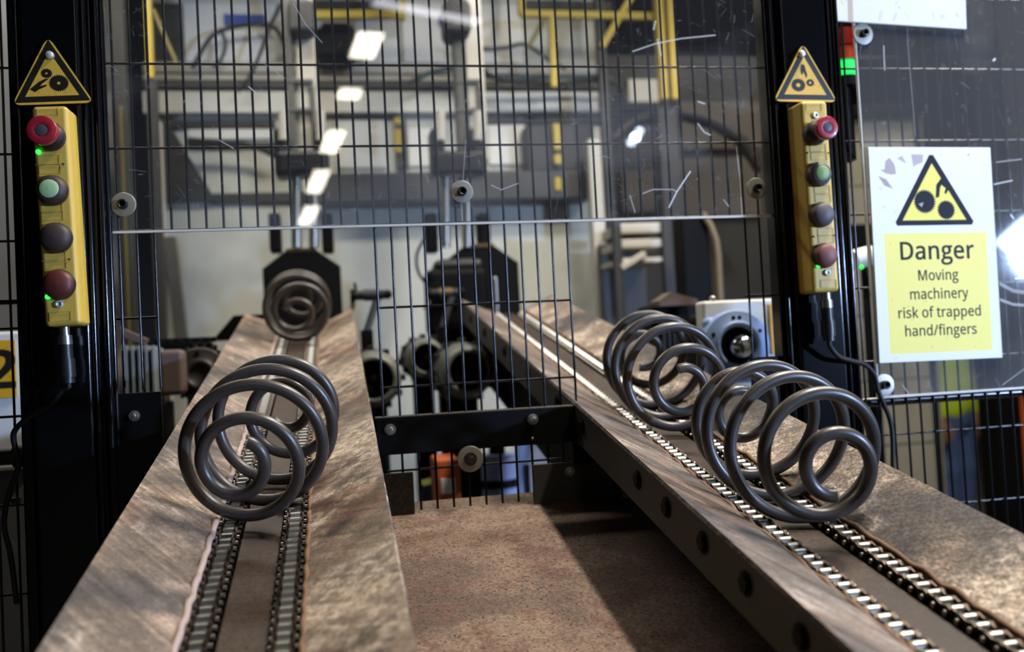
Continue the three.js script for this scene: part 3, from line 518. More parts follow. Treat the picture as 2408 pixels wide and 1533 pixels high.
// ------------------------------------------------------------------ control stations
function station(o) {
  const zf = 0.032 + o.depth, q = o.front.map(([u, v]) => at(u, v, zf)), w = (q[0].distanceTo(q[1]) + q[2].distanceTo(q[3])) / 2, h = (q[0].distanceTo(q[3]) + q[1].distanceTo(q[2])) / 2;
  const c = q.reduce((s, p) => s.add(p.clone().multiplyScalar(0.25)), V(0, 0, 0)), up = q[0].clone().sub(q[3]), rot = Math.atan2(-up.x, up.y);
  const g = thing('control_station', o.label, 'control box', V(c.x, c.y, 0.031), 'yellow push button stations'); g.rotation.z = rot;
  const loc = (u, v, dz) => { const p = at(u, v, zf + dz); p.z = p.z - 0.031; p.x -= c.x; p.y -= c.y; return p.applyAxisAngle(V(0, 0, 1), -rot); };
  mesh('housing', rbox(w, h, o.depth, 0.0055, 0, 0, o.depth / 2, 3), M.yellow, g);
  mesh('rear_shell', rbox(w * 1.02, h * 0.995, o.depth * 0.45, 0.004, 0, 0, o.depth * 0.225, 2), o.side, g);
  const frame = (u, v, fw, fh) => { const p = loc(u, v, 0), t = 0.00035, mk = [box(fw, t, 0.0006, 0, fh / 2), box(fw, t, 0.0006, 0, -fh / 2), box(t, fh, 0.0006, fw / 2), box(t, fh, 0.0006, -fw / 2)]; const m = mesh('label_recess', merge(mk), M.recess, g); m.position.copy(p); };
  o.frames.forEach(([u, v]) => frame(u, v, w * 0.58, 0.0105));
  const R = o.r;
  { // emergency stop
    const hd = loc(...o.estop, o.eh), bs = V(hd.x, hd.y, o.depth + 0.001); 
    const e = new THREE.Group(); e.name = 'emergency_stop'; e.position.copy(bs); g.add(e);
    mesh('collar', latheZ([[0.0001, -0.002], [R * 0.98, -0.002], [R * 0.98, 0.006], [R * 0.8, 0.012], [R * 0.62, 0.013], [R * 0.6, o.eh - 0.012], [0.0001, o.eh - 0.012]], 32), M.btnRim, e).userData.label = 'dark brown collar';
    mesh('mushroom_head', latheZ([[0.0001, o.eh - 0.014], [R * 0.7, o.eh - 0.014], [R * 0.94, o.eh - 0.009], [R * 0.95, o.eh - 0.002], [R * 0.88, o.eh], [R * 0.45, o.eh + 0.0006], [R * 0.42, o.eh - 0.001], [0.0001, o.eh - 0.001]], 36), M.estop, e).userData.label = 'red mushroom head';
    mesh('centre_cap', latheZ([[0.0001, o.eh + 0.0006], [R * 0.36, o.eh + 0.0004], [R * 0.4, o.eh - 0.0008]], 24), M.greyCap, e);
  }
  o.buttons.forEach(([u, v, mt, lit]) => {
    const p = loc(u, v, 0.014); p.z = o.depth;
    const b = new THREE.Group(); b.name = 'push_button'; b.position.copy(p); g.add(b);
    mesh('rim', latheZ([[0.0001, -0.002], [R * 1.02, -0.002], [R * 1.02, 0.004], [R * 0.98, 0.008], [R * 0.9, 0.0085]], 32), M.btnRim, b);
    mesh('lens', latheZ([[0.0001, 0.0165], [R * 0.35, 0.0161], [R * 0.68, 0.0145], [R * 0.88, 0.0118], [R * 0.97, 0.0085], [R * 0.97, 0]], 32), mt, b);
    if (lit) mesh('glowing_lens', latheZ([[0.0001, 0.0172], [R * 0.35, 0.0168], [R * 0.58, 0.0157], [R * 0.62, 0.0144]], 28), lit, b);
  });
  o.leds.forEach(([u, v]) => { const l = mesh('indicator_light', new THREE.SphereGeometry(0.0031, 14, 8), glow(0x30ff50, 2.2), g); l.position.copy(loc(u, v, 0.0005)); });
  o.screws.forEach(([u, v]) => { const s = mesh('screw', latheZ([[0.0001, 0.0008], [0.0022, 0.0008], [0.0024, 0.0022], [0.0042, 0.0022], [0.0046, 0.0005], [0.0046, -0.001]], 20), M.screwHead, g); s.position.copy(loc(u, v, 0)); });
  o.pins.forEach(([u, v]) => { const s = mesh('snap_pin', new THREE.SphereGeometry(0.0013, 8, 6), M.brown, g); s.position.copy(loc(u, v, 0)); });
  // plug connector and cable
  const cx = loc(...o.plug, -o.depth * 0.5); cx.z = o.depth * 0.5; cx.y = -h / 2;
  mesh('connector_nut', merge([cylY(0.0062, 0.012, 12, 0, -0.006, 0), cylY(0.0082, 0.011, 18, 0, -0.016, 0)]), M.zinc, g).position.copy(cx);
  const pb = mesh('plug', merge([cylY(0.0078, 0.018, 18, 0, -0.03, 0), cylY(0.0092, 0.003, 18, 0, -0.04, 0), cylY(0.0095, 0.02, 18, 0, -0.051, 0), cylY(0.008, 0.008, 14, 0, -0.064, 0)]), M.rubberGrey, g); pb.position.copy(cx);
  const start = cx.clone().add(V(0, -0.062, 0)), pts = [start, start.clone().add(V(0.0, -0.012, 0)), ...o.cable.map(([u, v, z]) => { const p = at(u, v, z); p.z -= 0.031; p.x -= c.x; p.y -= c.y; return p.applyAxisAngle(V(0, 0, 1), -rot); })];
  mesh('cable', tube(pts, 0.0034, 90, 10), M.rubber, g).userData.label = 'black cable';
  return g;
}
const litGreen = std(0x9fb58a, 0.45, 0, { emissive: 0x58a060, emissiveIntensity: 0.16 }), litGreen2 = std(0x7f9a5c, 0.5, 0, { emissive: 0x4a8a34, emissiveIntensity: 0.12 });
station({
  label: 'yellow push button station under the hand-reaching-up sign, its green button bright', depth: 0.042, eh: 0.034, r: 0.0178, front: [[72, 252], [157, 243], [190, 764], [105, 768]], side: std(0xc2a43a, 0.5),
  estop: [97, 305], buttons: [[115, 443, M.btnBrown, litGreen], [125, 556, M.btnBrown], [132, 667, M.btnRed]], leds: [[90, 357], [112, 698]], screws: [[112, 287], [139, 715]], pins: [[84, 388], [150, 385], [99, 614], [164, 609]],
  frames: [[112, 261], [115, 376], [118, 398], [122, 490], [124, 508], [130, 605], [131, 622], [142, 744]], plug: [151, 770], cable: [[150, 915, 0.05], [120, 950, 0.045], [62, 985, 0.03], [32, 1020, 0.02], [40, 1068, 0.012], [44, 1095, 0.01], [22, 1160, 0.008], [10, 1230, 0.008], [24, 1300, 0.008], [40, 1420, 0.008]],
});
station({
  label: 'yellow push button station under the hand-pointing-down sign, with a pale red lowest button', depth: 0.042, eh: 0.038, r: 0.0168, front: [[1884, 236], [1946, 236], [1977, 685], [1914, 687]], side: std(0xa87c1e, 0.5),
  estop: [1947, 299], buttons: [[1935, 406, M.btnGrey, litGreen2], [1942, 502, M.btnGrey], [1949, 599, M.btnRedPale]], leds: [[1904, 334], [1925, 625]], screws: [[1917, 272], [1945, 641]], pins: [[1899, 359], [1950, 359], [1914, 556], [1962, 553]],
  frames: [[1914, 251], [1924, 348], [1926, 367], [1934, 446], [1936, 466], [1942, 545], [1944, 562], [1949, 667]], plug: [1943, 690], cable: [[1952, 815, 0.05], [1972, 838, 0.045], [2004, 849, 0.035], [2034, 858, 0.025], [2056, 882, 0.018], [2064, 915, 0.015], [2078, 950, 0.012], [2092, 985, 0.007], [2098, 1020, 0.006], [2100, 1100, 0.006], [2104, 1220, 0.006]],
});

// ------------------------------------------------------------------ inside the cell
const ZW = -1.95;                                      // front of the pale machine enclosure
const P = (u, v, z) => at(u, v, z);
{
  const g = thing('machine_enclosure', 'pale grey machine enclosure wall with panels and dark bed behind the grippers', 'machine');
  const x0 = at(362, 500, ZW).x, x1 = at(1440, 500, ZW).x;
  const wl = box(x1 - x0, 2.9, 0.1, (x0 + x1) / 2, 1.45, ZW - 0.05); const p = wl.attributes.position, uv = wl.attributes.uv; for (let i = 0; i < p.count; i++) uv.setXY(i, p.getX(i) + p.getZ(i), p.getY(i));
  mesh('wall_sheet', wl, M.wall, g);
  for (const q of [[432, 8, 648, 146], [945, 4, 1042, 146], [1120, 10, 1228, 150], [850, 88, 938, 148], [790, 282, 908, 396], [958, 300, 1018, 392], [1148, 292, 1238, 388], [440, 302, 640, 328]]) mesh('panel', pxBox(...q, ZW + 0.012, 0.012, 0.006), M.white, g);
  for (const q of [[362, 148, 1440, 172], [362, 176, 1440, 190]]) mesh('beam', pxBox(...q, ZW + 0.05, 0.05), M.beam, g);
  for (const q of [[362, 214, 1440, 264]]) mesh('beam', pxBox(...q, ZW + 0.04, 0.04), M.white, g);
  for (const q of [[362, 192, 1440, 206]]) mesh('cable_tray', pxBox(...q, ZW + 0.06, 0.06), M.greyMid, g);
  for (const q of [[400, 282, 648, 300], [792, 266, 934, 278], [1142, 270, 1420, 290], [500, 452, 760, 476], [362, 6, 430, 150], [720, 0, 940, 24], [1228, 0, 1440, 22], [440, 334, 660, 346], [932, 280, 958, 400]]) mesh('dark_slot', pxBox(...q, ZW + 0.02, 0.02), M.greyDark, g);
  mesh('machine_bed', pxBox(745, 402, 1402, 474, ZW + 0.12, 0.12, 0.01), std(0x2c2c2b, 0.5), g);
  mesh('machine_bed', pxBox(1240, 290, 1400, 404, ZW + 0.1, 0.1, 0.01), M.greyDark, g);
  mesh('dark_slot', ext([[0, 0], [0.16, 0], [0.02, 0.26], [0, 0.28]].map(([x, y]) => [at(392, 478, ZW).x + x * 1.0, at(392, 478, ZW).y + y]), 0.03).translate(0, 0, ZW), M.greyDark, g);
  mesh('name_plate', pxBox(527, 33, 624, 60, ZW + 0.018, 0.008, 0.002), M.blueLabel, g).userData.label = 'blue name plate';
  mesh('name_plate', pxBox(1032, 36, 1132, 62, ZW + 0.018, 0.008, 0.002), M.blueLabel, g).userData.label = 'blue name plate';
  mesh('drive_motor', pxBox(728, 46, 838, 138, ZW + 0.16, 0.16, 0.03), M.blackMatt, g).userData.label = 'black motor block';
  mesh('lamp_cap', new THREE.SphereGeometry(0.024, 16, 12), M.white, g).position.copy(P(740, 52, ZW + 0.19));
  for (const [u0, v0, u1, v1] of [[926, 276, 944, 292], [927, 302, 944, 358], [1302, 290, 1320, 352], [1304, 362, 1321, 386], [1305, 416, 1320, 448]]) mesh('yellow_strip', pxBox(u0, v0, u1, v1, ZW + 0.13, 0.012), M.yellowRail, g);
}
{
  const g = thing('cabinet', 'dark grey cabinet bank beyond the double yellow post', 'cabinet');
  const z = -2.5, x0 = at(1440, 500, z).x, x1 = at(2002, 500, z).x;
  mesh('body', box(x1 - x0, 2.7, 0.3, (x0 + x1) / 2, 1.35, z - 0.15), M.greyDark, g);
  for (const q of [[1462, 402, 1540, 500], [1560, 372, 1790, 508], [1600, 240, 1790, 350]]) mesh('door_panel', pxBox(...q, z + 0.02, 0.02), std(0x57504a, 0.6), g);
  mesh('white_block', pxBox(1478, 186, 1550, 240, z + 0.1, 0.1), M.white, g);
}
function gripper(u, bodyU0, bodyU1, plateBox, rods, label, armLabel) {
  const z = -1.3, g = thing('gripper_column', label, 'gripper');
  mesh('column', pxBox(bodyU0, -700, bodyU1, 372, z, 0.09, 0.006), M.beam, g);
  mesh('edge_rail', pxBox(bodyU0 - 22, -700, bodyU0 - 4, 420, z + 0.01, 0.07, 0.004), M.greyMid, g);
  mesh('edge_rail', pxBox(bodyU1 + 4, 200, bodyU1 + 16, 400, z + 0.01, 0.05, 0.004), M.greyMid, g);
  mesh('motor', pxBox(u - 34, -10, u + 30, 78, z + 0.05, 0.12, 0.02), M.greyDark, g);
  for (const v of [190, 258]) mesh('clamp_band', pxBox(bodyU0 - 6, v - 5, bodyU1 + 8, v + 5, z + 0.012, 0.02, 0.002), M.greyMid, g);
  for (const s of [-1, 1]) { mesh('jaw', pxBox(u + s * 48 - 18, 298, u + s * 48 + 16, 414, z + 0.05, 0.08, 0.012), M.darkSteel, g); mesh('cylinder', rod(P(u + s * 44, 262, z + 0.05), P(u + s * 44, 330, z + 0.05), 0.012, 14), M.beam, g); }
  mesh('carriage', pxBox(u - 60, 352, u + 60, 408, z + 0.06, 0.1, 0.014), M.darkSteel, g);
  for (const r of rods) mesh('guide_rod', rod(P(r, 400, z), P(r, 582, z), 0.013, 16), M.zinc, g);
  for (const s of [-1, 1]) mesh('side_block', pxBox(u + s * 62 - 16, 500, u + s * 62 + 12, 592, z, 0.06, 0.006), M.blackMatt, g);
  const [a, b, c, d] = plateBox, A = P(a, b, z), Cc = P(c, d, z), w = (Cc.x - A.x), h = A.y - Cc.y, k = 0.3 * w;
  mesh('octagonal_plate', ext([[0, 0], [w, 0], [w, h - k * 0.75], [w - k, h], [k, h], [0, h - k * 0.75]], 0.035, 0.003).translate(A.x, Cc.y, z - 0.035), M.blackMatt, g).userData.label = 'black octagonal plate';
  mesh('top_lip', bar(V(A.x + k, A.y + 0.004, z), V(Cc.x - k, A.y + 0.004, z), 0.01), M.brass, g);
  mesh('beam_hanger', pxBox(u - 20, -900, u + 20, -600, z - 0.02, 0.05), M.greyDark, g);
  return g;
}
gripper(710, 680, 728, [618, 594, 806, 792], [697, 738], 'gripper column whose black octagonal plate stands behind the end-on spring');
gripper(1080, 1078, 1122, [1036, 584, 1226, 800], [1048, 1098], 'gripper column with black arch plate over the empty end of the two-spring trough');
{
  const g = thing('gantry_beam', 'grey gantry beam above carrying both gripper columns', 'beam'); const y = at(710, -690, -1.3).y;
  mesh('beam', rbox(4.2, 0.16, 0.16, 0.01, 0.2, y + 0.05, -1.37), M.greyDark, g);
  for (const x of [-1.86, 2.26]) mesh('upright', rbox(0.12, y - 0.02, 0.12, 0.01, x, (y - 0.02) / 2, -1.37), M.greyDark, g);
}
// clamp box and chucks below the second gripper
{
  const z = -1.16, g = thing('clamp_unit', 'black clamp unit on a stand beside the arch plate', 'machine');
  mesh('body', pxBox(1006, 628, 1152, 790, z, 0.1, 0.02), M.blackMatt, g); mesh('hood', pxBox(1022, 606, 1140, 640, z - 0.01, 0.09, 0.03), M.darkSteel, g);
  mesh('bright_strip', pxBox(1162, 650, 1172, 735, z, 0.012), M.zinc, g);
  const b = at(1075, 780, z); mesh('stand', rbox(0.1, b.y, 0.06, 0.004, b.x, b.y / 2, z - 0.06), M.blackMatt, g);
}
function chuck(u, v, r, z, label) {
  const c = at(u, v, z), g = thing('chuck', label, 'chuck', V(c.x, 0, z), 'round chucks between the troughs'), y = c.y;
  const ring = mesh('ring', latheZ([[r * 0.7, 0.012], [r * 0.73, 0.016], [r * 0.86, 0.016], [r * 0.94, 0.004], [r, -0.02], [r, -0.05], [r * 1.08, -0.05], [r * 1.08, -0.1], [r * 0.62, -0.1]], 40), std(0x63655e, 0.5, 0.3), g); ring.position.y = y;
  const h = mesh('body', latheZ([[0.0001, -0.03], [r * 0.64, -0.03], [r * 0.64, -0.12], [r * 1.16, -0.12], [r * 1.16, -0.16], [0.0001, -0.16]], 40), M.darkSteel, g); h.position.y = y;
  mesh('jaw', latheZ([[0.0001, -0.004], [r * 0.2, -0.004], [r * 0.3, -0.03]], 20), M.blackMatt, g).position.y = y;
  for (let k = 0; k < 12; k++) { const a = k / 12 * 6.283, t = mesh('tooth', rbox(0.014, 0.014, 0.03, 0.002), M.darkSteel, g); t.position.set(r * 1.14 * Math.cos(a), y + r * 1.14 * Math.sin(a), -0.075); }
  mesh('pedestal', rbox(r * 1.1, y - r * 0.6, 0.06, 0.006, 0, (y - r * 0.6) / 2, -0.12), M.blackMatt, g);
}
chuck(878, 892, 0.058, -0.75, 'grey ringed chuck tucked behind the edge of the trough with the octagonal plate');
chuck(1100, 873, 0.06, -0.78, 'larger grey ringed chuck under the clamp unit');
chuck(1003, 842, 0.046, -0.95, 'smaller grey ringed chuck half behind the larger one');
function valve(u, v, z, label, mat) {
  const c = at(u, v, z), g = thing('air_valve', label, 'valve', V(c.x, 0, z), 'air valves on stands'), y = c.y;
  mesh('body', cylX(0.012, 0.075, 16, 0, y, 0), M.darkSteel, g); mesh('sleeve', cylX(0.0145, 0.035, 16, 0.004, y, 0), mat, g); mesh('cap', cylX(0.0165, 0.012, 16, -0.04, y, 0), M.blackMatt, g); mesh('lever', rod(V(-0.03, y, 0), V(-0.034, y + 0.032, 0), 0.0035), M.blackMatt, g);
  mesh('tip', new THREE.SphereGeometry(0.012, 12, 8), M.blackMatt, g).position.set(0.045, y, 0);
  mesh('elbow', tube([V(-0.04, y - 0.006, 0), V(-0.042, y - 0.03, 0), V(-0.052, y - 0.04, 0.004)], 0.006, 16, 8), M.brass, g);
  mesh('stand', rod(V(0.02, y - 0.008, 0), V(-0.01, y - 0.09, -0.005), 0.009), M.greyMid, g); mesh('pedestal', rbox(0.03, y - 0.085, 0.03, 0.003, -0.01, (y - 0.085) / 2, -0.005), M.blackMatt, g);
}
valve(868, 694, -1.06, 'small dark air valve on a tilted stem beside the octagonal plate', M.rubber);
valve(1044, 689, -1.13, 'small brass-sleeved air valve before the clamp unit', M.brass);
// pale posts
function framePost(u0, u1, v0, z, label, mat, extra, vr = v0) {   // top at pixel row v0, sides read at pixel row vr
  const a = at(u0, vr, z), b = at(u1, vr, z), g = thing('frame_post', label, 'post', V((a.x + b.x) / 2, 0, z)); const h = at(u0, v0, z).y;
  mesh('post', rbox(b.x - a.x, h, b.x - a.x, 0.005, 0, h / 2, 0), mat, g); extra?.(g); return g;
}
framePost(1390, 1420, 330, -1.75, 'pale square frame post beyond the far end of the two-spring trough', M.beam, null, 540);
framePost(1424, 1446, -100, -1.74, 'thin black post beside the pale frame post', M.greyDark, null, 500);
framePost(352, 380, 286, -1.7, 'pale square frame post with a dark diagonal brace', M.beam, (g) => mesh('brace', bar(V(0.03, at(388, 560, -1.7).y, 0.02), V(0.03 + at(424, 830, -1.7).x - at(392, 560, -1.7).x, at(424, 830, -1.7).y, 0.02), 0.035), M.greyMid, g));
framePost(268, 318, -100, -1.5, 'dark double post with a yellow seam behind the sheet corner', M.greyDark, (g) => mesh('seam', rbox(0.006, 2.2, 0.004, 0.001, 0.012, 1.1, 0.036), std(0x6b5f2a, 0.6), g), 600);
framePost(1590, 1652, 512, -1.3, 'dark post with a curved tan hose', M.blackMatt, (g) => mesh('hose', tube([V(0.02, at(1620, 505, -1.28).y, 0.05), V(0.05, at(1634, 560, -1.28).y, 0.06), V(0.055, at(1640, 700, -1.28).y, 0.06), V(0.055, 0.1, 0.06)], 0.009, 40), std(0x6e6048, 0.6), g));
{
  const z = -1.5, g = thing('shelf_rack', 'grey rack with pale shelf boards behind the fence', 'rack'), x0 = at(1452, 600, z).x, x1 = at(1566, 600, z).x, w = x1 - x0;
  for (const [v0, v1] of [[524, 548], [562, 582], [606, 618]]) mesh('shelf_board', pxBox(1456, v0, 1562, v1, z, 0.2, 0.004), M.beam, g);
  mesh('back_panel', rbox(w, 1.8, 0.02, 0.003, (x0 + x1) / 2, 0.9, z - 0.21), M.greyMid, g); mesh('brace', bar(P(1460, 630, z + 0.01), P(1516, 596, z + 0.01), 0.018), M.beam, g);
  for (const x of [x0, x1]) mesh('upright', rbox(0.025, 1.85, 0.03, 0.003, x, 0.925, z), M.greyDark, g);
}
// yellow guard rails
{
  const z = -1.72, g = thing('guard_rail', 'yellow guard rail frame with a diagonal above the first gripper', 'rail'), R = (a, b, c, d, w = 0.022) => mesh('tube', bar(P(a, b, z), P(c, d, z), w), M.yellowRail, g);
  R(716, 36, 948, 35, 0.026); R(946, -160, 946, 48, 0.022); R(718, -160, 718, 48, 0.022); R(716, -150, 948, -150);
}
{
  const z = -1.72, g = thing('guard_rail', 'yellow guard rail frame with diagonal braces ending at the double post', 'rail'), R = (a, b, c, d, w = 0.022, m = M.yellowRail) => mesh('tube', bar(P(a, b, z), P(c, d, z), w), m, g);
  R(1222, 33, 1548, 40, 0.024); R(1297, 30, 1303, 206, 0.022); R(1288, 30, 1242, 112, 0.016, std(0x6c6228, 0.6)); R(1492, -20, 1414, 112, 0.022); R(1226, -170, 1226, 33);
}
{
  const z = -1.66, g = thing('yellow_post', 'double yellow post with a dark slot', 'post'), a = at(1545, 100, z), c = at(1585, 100, z), y0 = at(1565, 236, z).y;
  for (const [u0, u1] of [[1545, 1560], [1570, 1584]]) { const p = at(u0, 100, z), q = at(u1, 100, z); mesh('channel', rbox(q.x - p.x, 4.9 - y0, 0.04, 0.003, (p.x + q.x) / 2, (4.9 + y0) / 2, z), M.yellowRail, g); }
  mesh('slot', rbox(c.x - a.x - 0.01, 4.9 - y0, 0.015, 0.002, (a.x + c.x) / 2, (4.9 + y0) / 2, z - 0.02), M.greyDark, g);
  mesh('foot', rbox(0.07, y0, 0.05, 0.004, (a.x + c.x) / 2, y0 / 2, z - 0.04), M.greyDark, g);
}
{
  const z = -1.5, g = thing('yellow_post', 'single yellow post with a slanting brace behind the sheet', 'post'), p = at(343, 100, z), q = at(360, 100, z), y0 = at(350, 186, z).y;
  mesh('channel', rbox(q.x - p.x, 2.75 - y0, 0.02, 0.003, (p.x + q.x) / 2, (2.75 + y0) / 2, z), M.yellowRail, g); mesh('brace', bar(P(360, 22, z), P(416, 150, z), 0.01), std(0x6c6228, 0.6), g);
  mesh('foot', rbox(0.03, y0, 0.03, 0.003, (p.x + q.x) / 2, y0 / 2, z - 0.01), M.greyDark, g);
}
// hoses along the enclosure
const hose = (label, pts, r, mat, z) => tag(mesh('hose', tube(pts.map(([u, v, dz = 0]) => P(u, v, z + dz)), r, 60, 8), mat), label, 'hose', 'hoses in the cell');
hose('black hose looping over the panel with the blue name plate', [[452, 160], [500, 84], [540, 66], [600, 58], [646, 66], [672, 112]], 0.0075, M.rubber, -1.86);
hose('black hose drooping from the column motor across the pale panel', [[660, 10], [632, 70], [606, 140], [582, 190], [560, 215]], 0.0065, M.rubber, -1.84);
hose('short black hose branching below the blue name plate', [[522, 76], [530, 100], [520, 140], [500, 158]], 0.006, M.rubber, -1.87);
hose('teal hose sagging beside the second gripper column', [[1096, 100], [1130, 114], [1190, 112], [1232, 104], [1290, 140], [1330, 162]], 0.007, M.teal, -1.8);
hose('teal hose bundle lying on the cable tray', [[960, 196], [1010, 172], [1060, 162], [1120, 176], [1200, 184], [1330, 180], [1440, 184]], 0.009, M.teal, -1.8);
hose('dark hose crossing behind the arch plate column', [[1120, 150], [1160, 180], [1200, 190], [1300, 196], [1420, 190], [1462, 205], [1474, 240]], 0.008, M.rubber, -1.78);
hose('thin looped hose hanging at the side of the clamp unit', [[998, 560], [980, 600], [984, 640], [1004, 670]], 0.004, M.rubberGrey, -1.2);
hose('thick black hose arching over the dark cabinet bank', [[1440, 330], [1490, 288], [1570, 268], [1660, 284], [1740, 330], [1790, 400]], 0.026, M.rubber, -1.9);
hose('drooping black hose coil in the cell corner', [[440, 330], [520, 336], [600, 345], [660, 372]], 0.011, M.rubber, -1.85);

// motor unit with the number 1 label
const numberLabel = (s, x0) => canvasTex(128, 384, (c) => { c.fillStyle = '#dda822'; c.fillRect(0, 0, 128, 384); for (let k = 0; k < 30; k++) { c.fillStyle = 'rgba(150,100,20,0.12)'; c.beginPath(); c.ellipse(128 * rnd(), 384 * rnd(), 4 + 16 * rnd(), 3 + 8 * rnd(), 3 * rnd(), 0, 7); c.fill(); } c.fillStyle = '#17130c'; c.textAlign = 'center'; c.font = 'bold 360px sans-serif'; c.save(); c.translate(x0, 322); c.scale(s === '1' ? 0.62 : 0.8, 1); c.fillText(s, 0, 0); c.restore(); });
{
  const z = -0.28, g = thing('motor_unit', 'pale motor unit with a bluish round flange and number 1 label', 'motor');
  mesh('housing', pxBox(1662, 704, 1840, 1010, z - 0.03, 0.04, 0.006), M.white, g);
  mesh('rear_body', pxBox(1690, 730, 1840, 1010, z - 0.07, 0.14, 0.01), M.blackMatt, g);
  const c = at(1733, 812, z), fl = mesh('flange', latheZ([[0.032, 0.004], [0.036, 0.012], [0.042, 0.012], [0.044, 0.004], [0.06, 0.004], [0.062, 0], [0.062, -0.03], [0.02, -0.03]], 48), M.aluBlue, g); fl.position.copy(c);
  const fp = mesh('flange_plate', pxBox(1664, 742, 1796, 900, z - 0.008, 0.03, 0.012), M.aluBlue, g);
  const hub = mesh('hub', latheZ([[0.0001, -0.01], [0.033, -0.01], [0.033, 0.004], [0.026, 0.01], [0.026, 0.002], [0.0001, 0.002]], 40), M.blackMatt, g); hub.position.copy(c);
  const sh = mesh('shaft', latheZ([[0.0001, 0.034], [0.008, 0.034], [0.016, 0.03], [0.021, 0.018], [0.021, 0]], 32), M.chrome, g); sh.position.copy(at(1735, 815, z)); 
  for (const a of [0.5, 1.45, 1.68, 2.7, 3.8, 5.6]) { const h = mesh('flange_hole', cylZ(0.0036, 0.004, 12), M.blackMatt, g); h.position.set(c.x + 0.049 * Math.cos(a), c.y + 0.049 * Math.sin(a), z + 0.003); }
  const eb = mesh('eye_bolt', new THREE.SphereGeometry(0.006, 12, 8), M.zinc, g); eb.position.copy(at(1676, 703, z - 0.04));
  const lb = pxBox(1812, 714, 1850, 830, z - 0.026, 0.003, 0.0005); mesh('label_back', lb, M.yellow, g);
  const q = [at(1812, 772, z - 0.025), at(1850, 772, z - 0.025), at(1831, 714, z - 0.025), at(1831, 830, z - 0.025)], pw = q[0].distanceTo(q[1]), ph = q[2].distanceTo(q[3]), pc = at(1831, 772, z - 0.0252);
  mesh('number_label', new THREE.PlaneGeometry(pw, ph).translate(pc.x, pc.y, pc.z + 0.0006), std(0xffffff, 0.5, 0, { map: numberLabel('1', 70) }), g).userData.label = 'yellow label with the number 1';
  const b = at(1750, 1000, z); mesh('stand', rbox(0.12, b.y, 0.12, 0.005, b.x, b.y / 2, z - 0.16), M.blackMatt, g);
}
{
  const z = -0.72, g = thing('gearbox', 'black finned gearbox beside the bluish motor flange', 'gearbox');
  mesh('block', pxBox(1540, 712, 1624, 1000, z, 0.12, 0.015), M.blackMatt, g);
  for (let k = 0; k < 5; k++) mesh('fin', pxBox(1560 + k * 12, 742, 1566 + k * 12, 860, z + 0.02, 0.03, 0.001), M.darkSteel, g);
  mesh('cover', ext([[0, 0], [0.09, 0], [0.09, 0.012], [0.03, 0.03], [0, 0.012]], 0.06).translate(at(1540, 722, z).x, at(1540, 722, z).y, z - 0.03), M.brown, g).userData.label = 'reddish brown cover';
  const b = at(1582, 990, z); mesh('stand', rbox(0.08, b.y, 0.08, 0.004, b.x, b.y / 2, z - 0.06), M.blackMatt, g);
}
// left side: motor with fins, sprocket, chain guard, number 2 unit
{
  const z = -0.55, g = thing('finned_motor', 'grey finned motor behind the black bracket plate', 'motor');
  mesh('body', pxBox(262, 815, 372, 960, z, 0.09, 0.012), std(0x596062, 0.5), g);
  for (let k = 0; k < 6; k++) mesh('fin', pxBox(278 + k * 16, 812, 284 + k * 16, 950, z + 0.022, 0.025, 0.001), std(0x6a7072, 0.45), g);
  mesh('cover', pxBox(372, 822, 432, 930, z - 0.02, 0.05, 0.01), M.brown, g).userData.label = 'reddish brown cover';
  mesh('guard_strip', bar(P(262, 770, z), P(346, 806, z), 0.014), M.brown, g);
  const b = at(318, 950, z); mesh('stand', rbox(0.1, b.y, 0.1, 0.004, b.x, b.y / 2, z - 0.06), M.blackMatt, g);
}
{
  const z = -0.67, c = at(470, 880, z), g = thing('sprocket', 'dark sprocket wheel with holes beside the rubbed flange', 'sprocket', V(c.x, 0, z));
  mesh('wheel', latheZ([[0.0001, 0.002], [0.02, 0.002], [0.02, 0.012], [0.03, 0.012], [0.034, 0.002], [0.05, 0.004], [0.053, 0], [0.053, -0.03], [0.0001, -0.03]], 40), std(0x3a3733, 0.45, 0.4), g).position.y = c.y;
  for (let k = 0; k < 6; k++) { const a = k * 1.047 + 0.6, h = mesh('hole', cylZ(0.0048, 0.004, 12), M.blackMatt, g); h.position.set(0.041 * Math.cos(a), c.y + 0.041 * Math.sin(a), 0.003); }
  for (let k = 0; k < 22; k++) { const a = k / 22 * 6.283, t = mesh('tooth', rbox(0.006, 0.008, 0.014, 0.001), M.darkSteel, g); t.position.set(0.0555 * Math.cos(a), c.y + 0.0555 * Math.sin(a), -0.014); t.rotation.z = a - Math.PI / 2; }
  mesh('pedestal', rbox(0.06, c.y - 0.03, 0.03, 0.004, 0, (c.y - 0.03) / 2, -0.04), M.blackMatt, g);
}
{
  const z = -0.74, g = thing('drive_chain', 'oily black drive chain running level above the sprocket', 'chain'); const a = P(330, 806, z), b = P(500, 798, z), n = 15;
  for (let k = 0; k < n; k++) { const t = (k + 0.5) / n, m = mesh('link', k % 2 ? outerLink : innerLink, [M.blackMatt, M.darkSteel], g); m.position.lerpVectors(a, b, t); m.rotation.y = Math.PI / 2; }
  mesh('chain_support', bar(a.clone().add(V(0, -0.012, 0)), b.clone().add(V(0, -0.012, 0)), 0.012), M.blackMatt, g);
  mesh('wedge', ext([[0, 0], [0.12, 0], [0.12, 0.058], [0.052, 0.058]], 0.03).translate(at(498, 802, -1.02).x, at(498, 802, -1.02).y, -1.05), M.blackMatt, g);
  mesh('stand', rbox(0.03, b.y - 0.01, 0.03, 0.003, b.x - 0.01, (b.y - 0.01) / 2, z - 0.02), M.blackMatt, g);
}
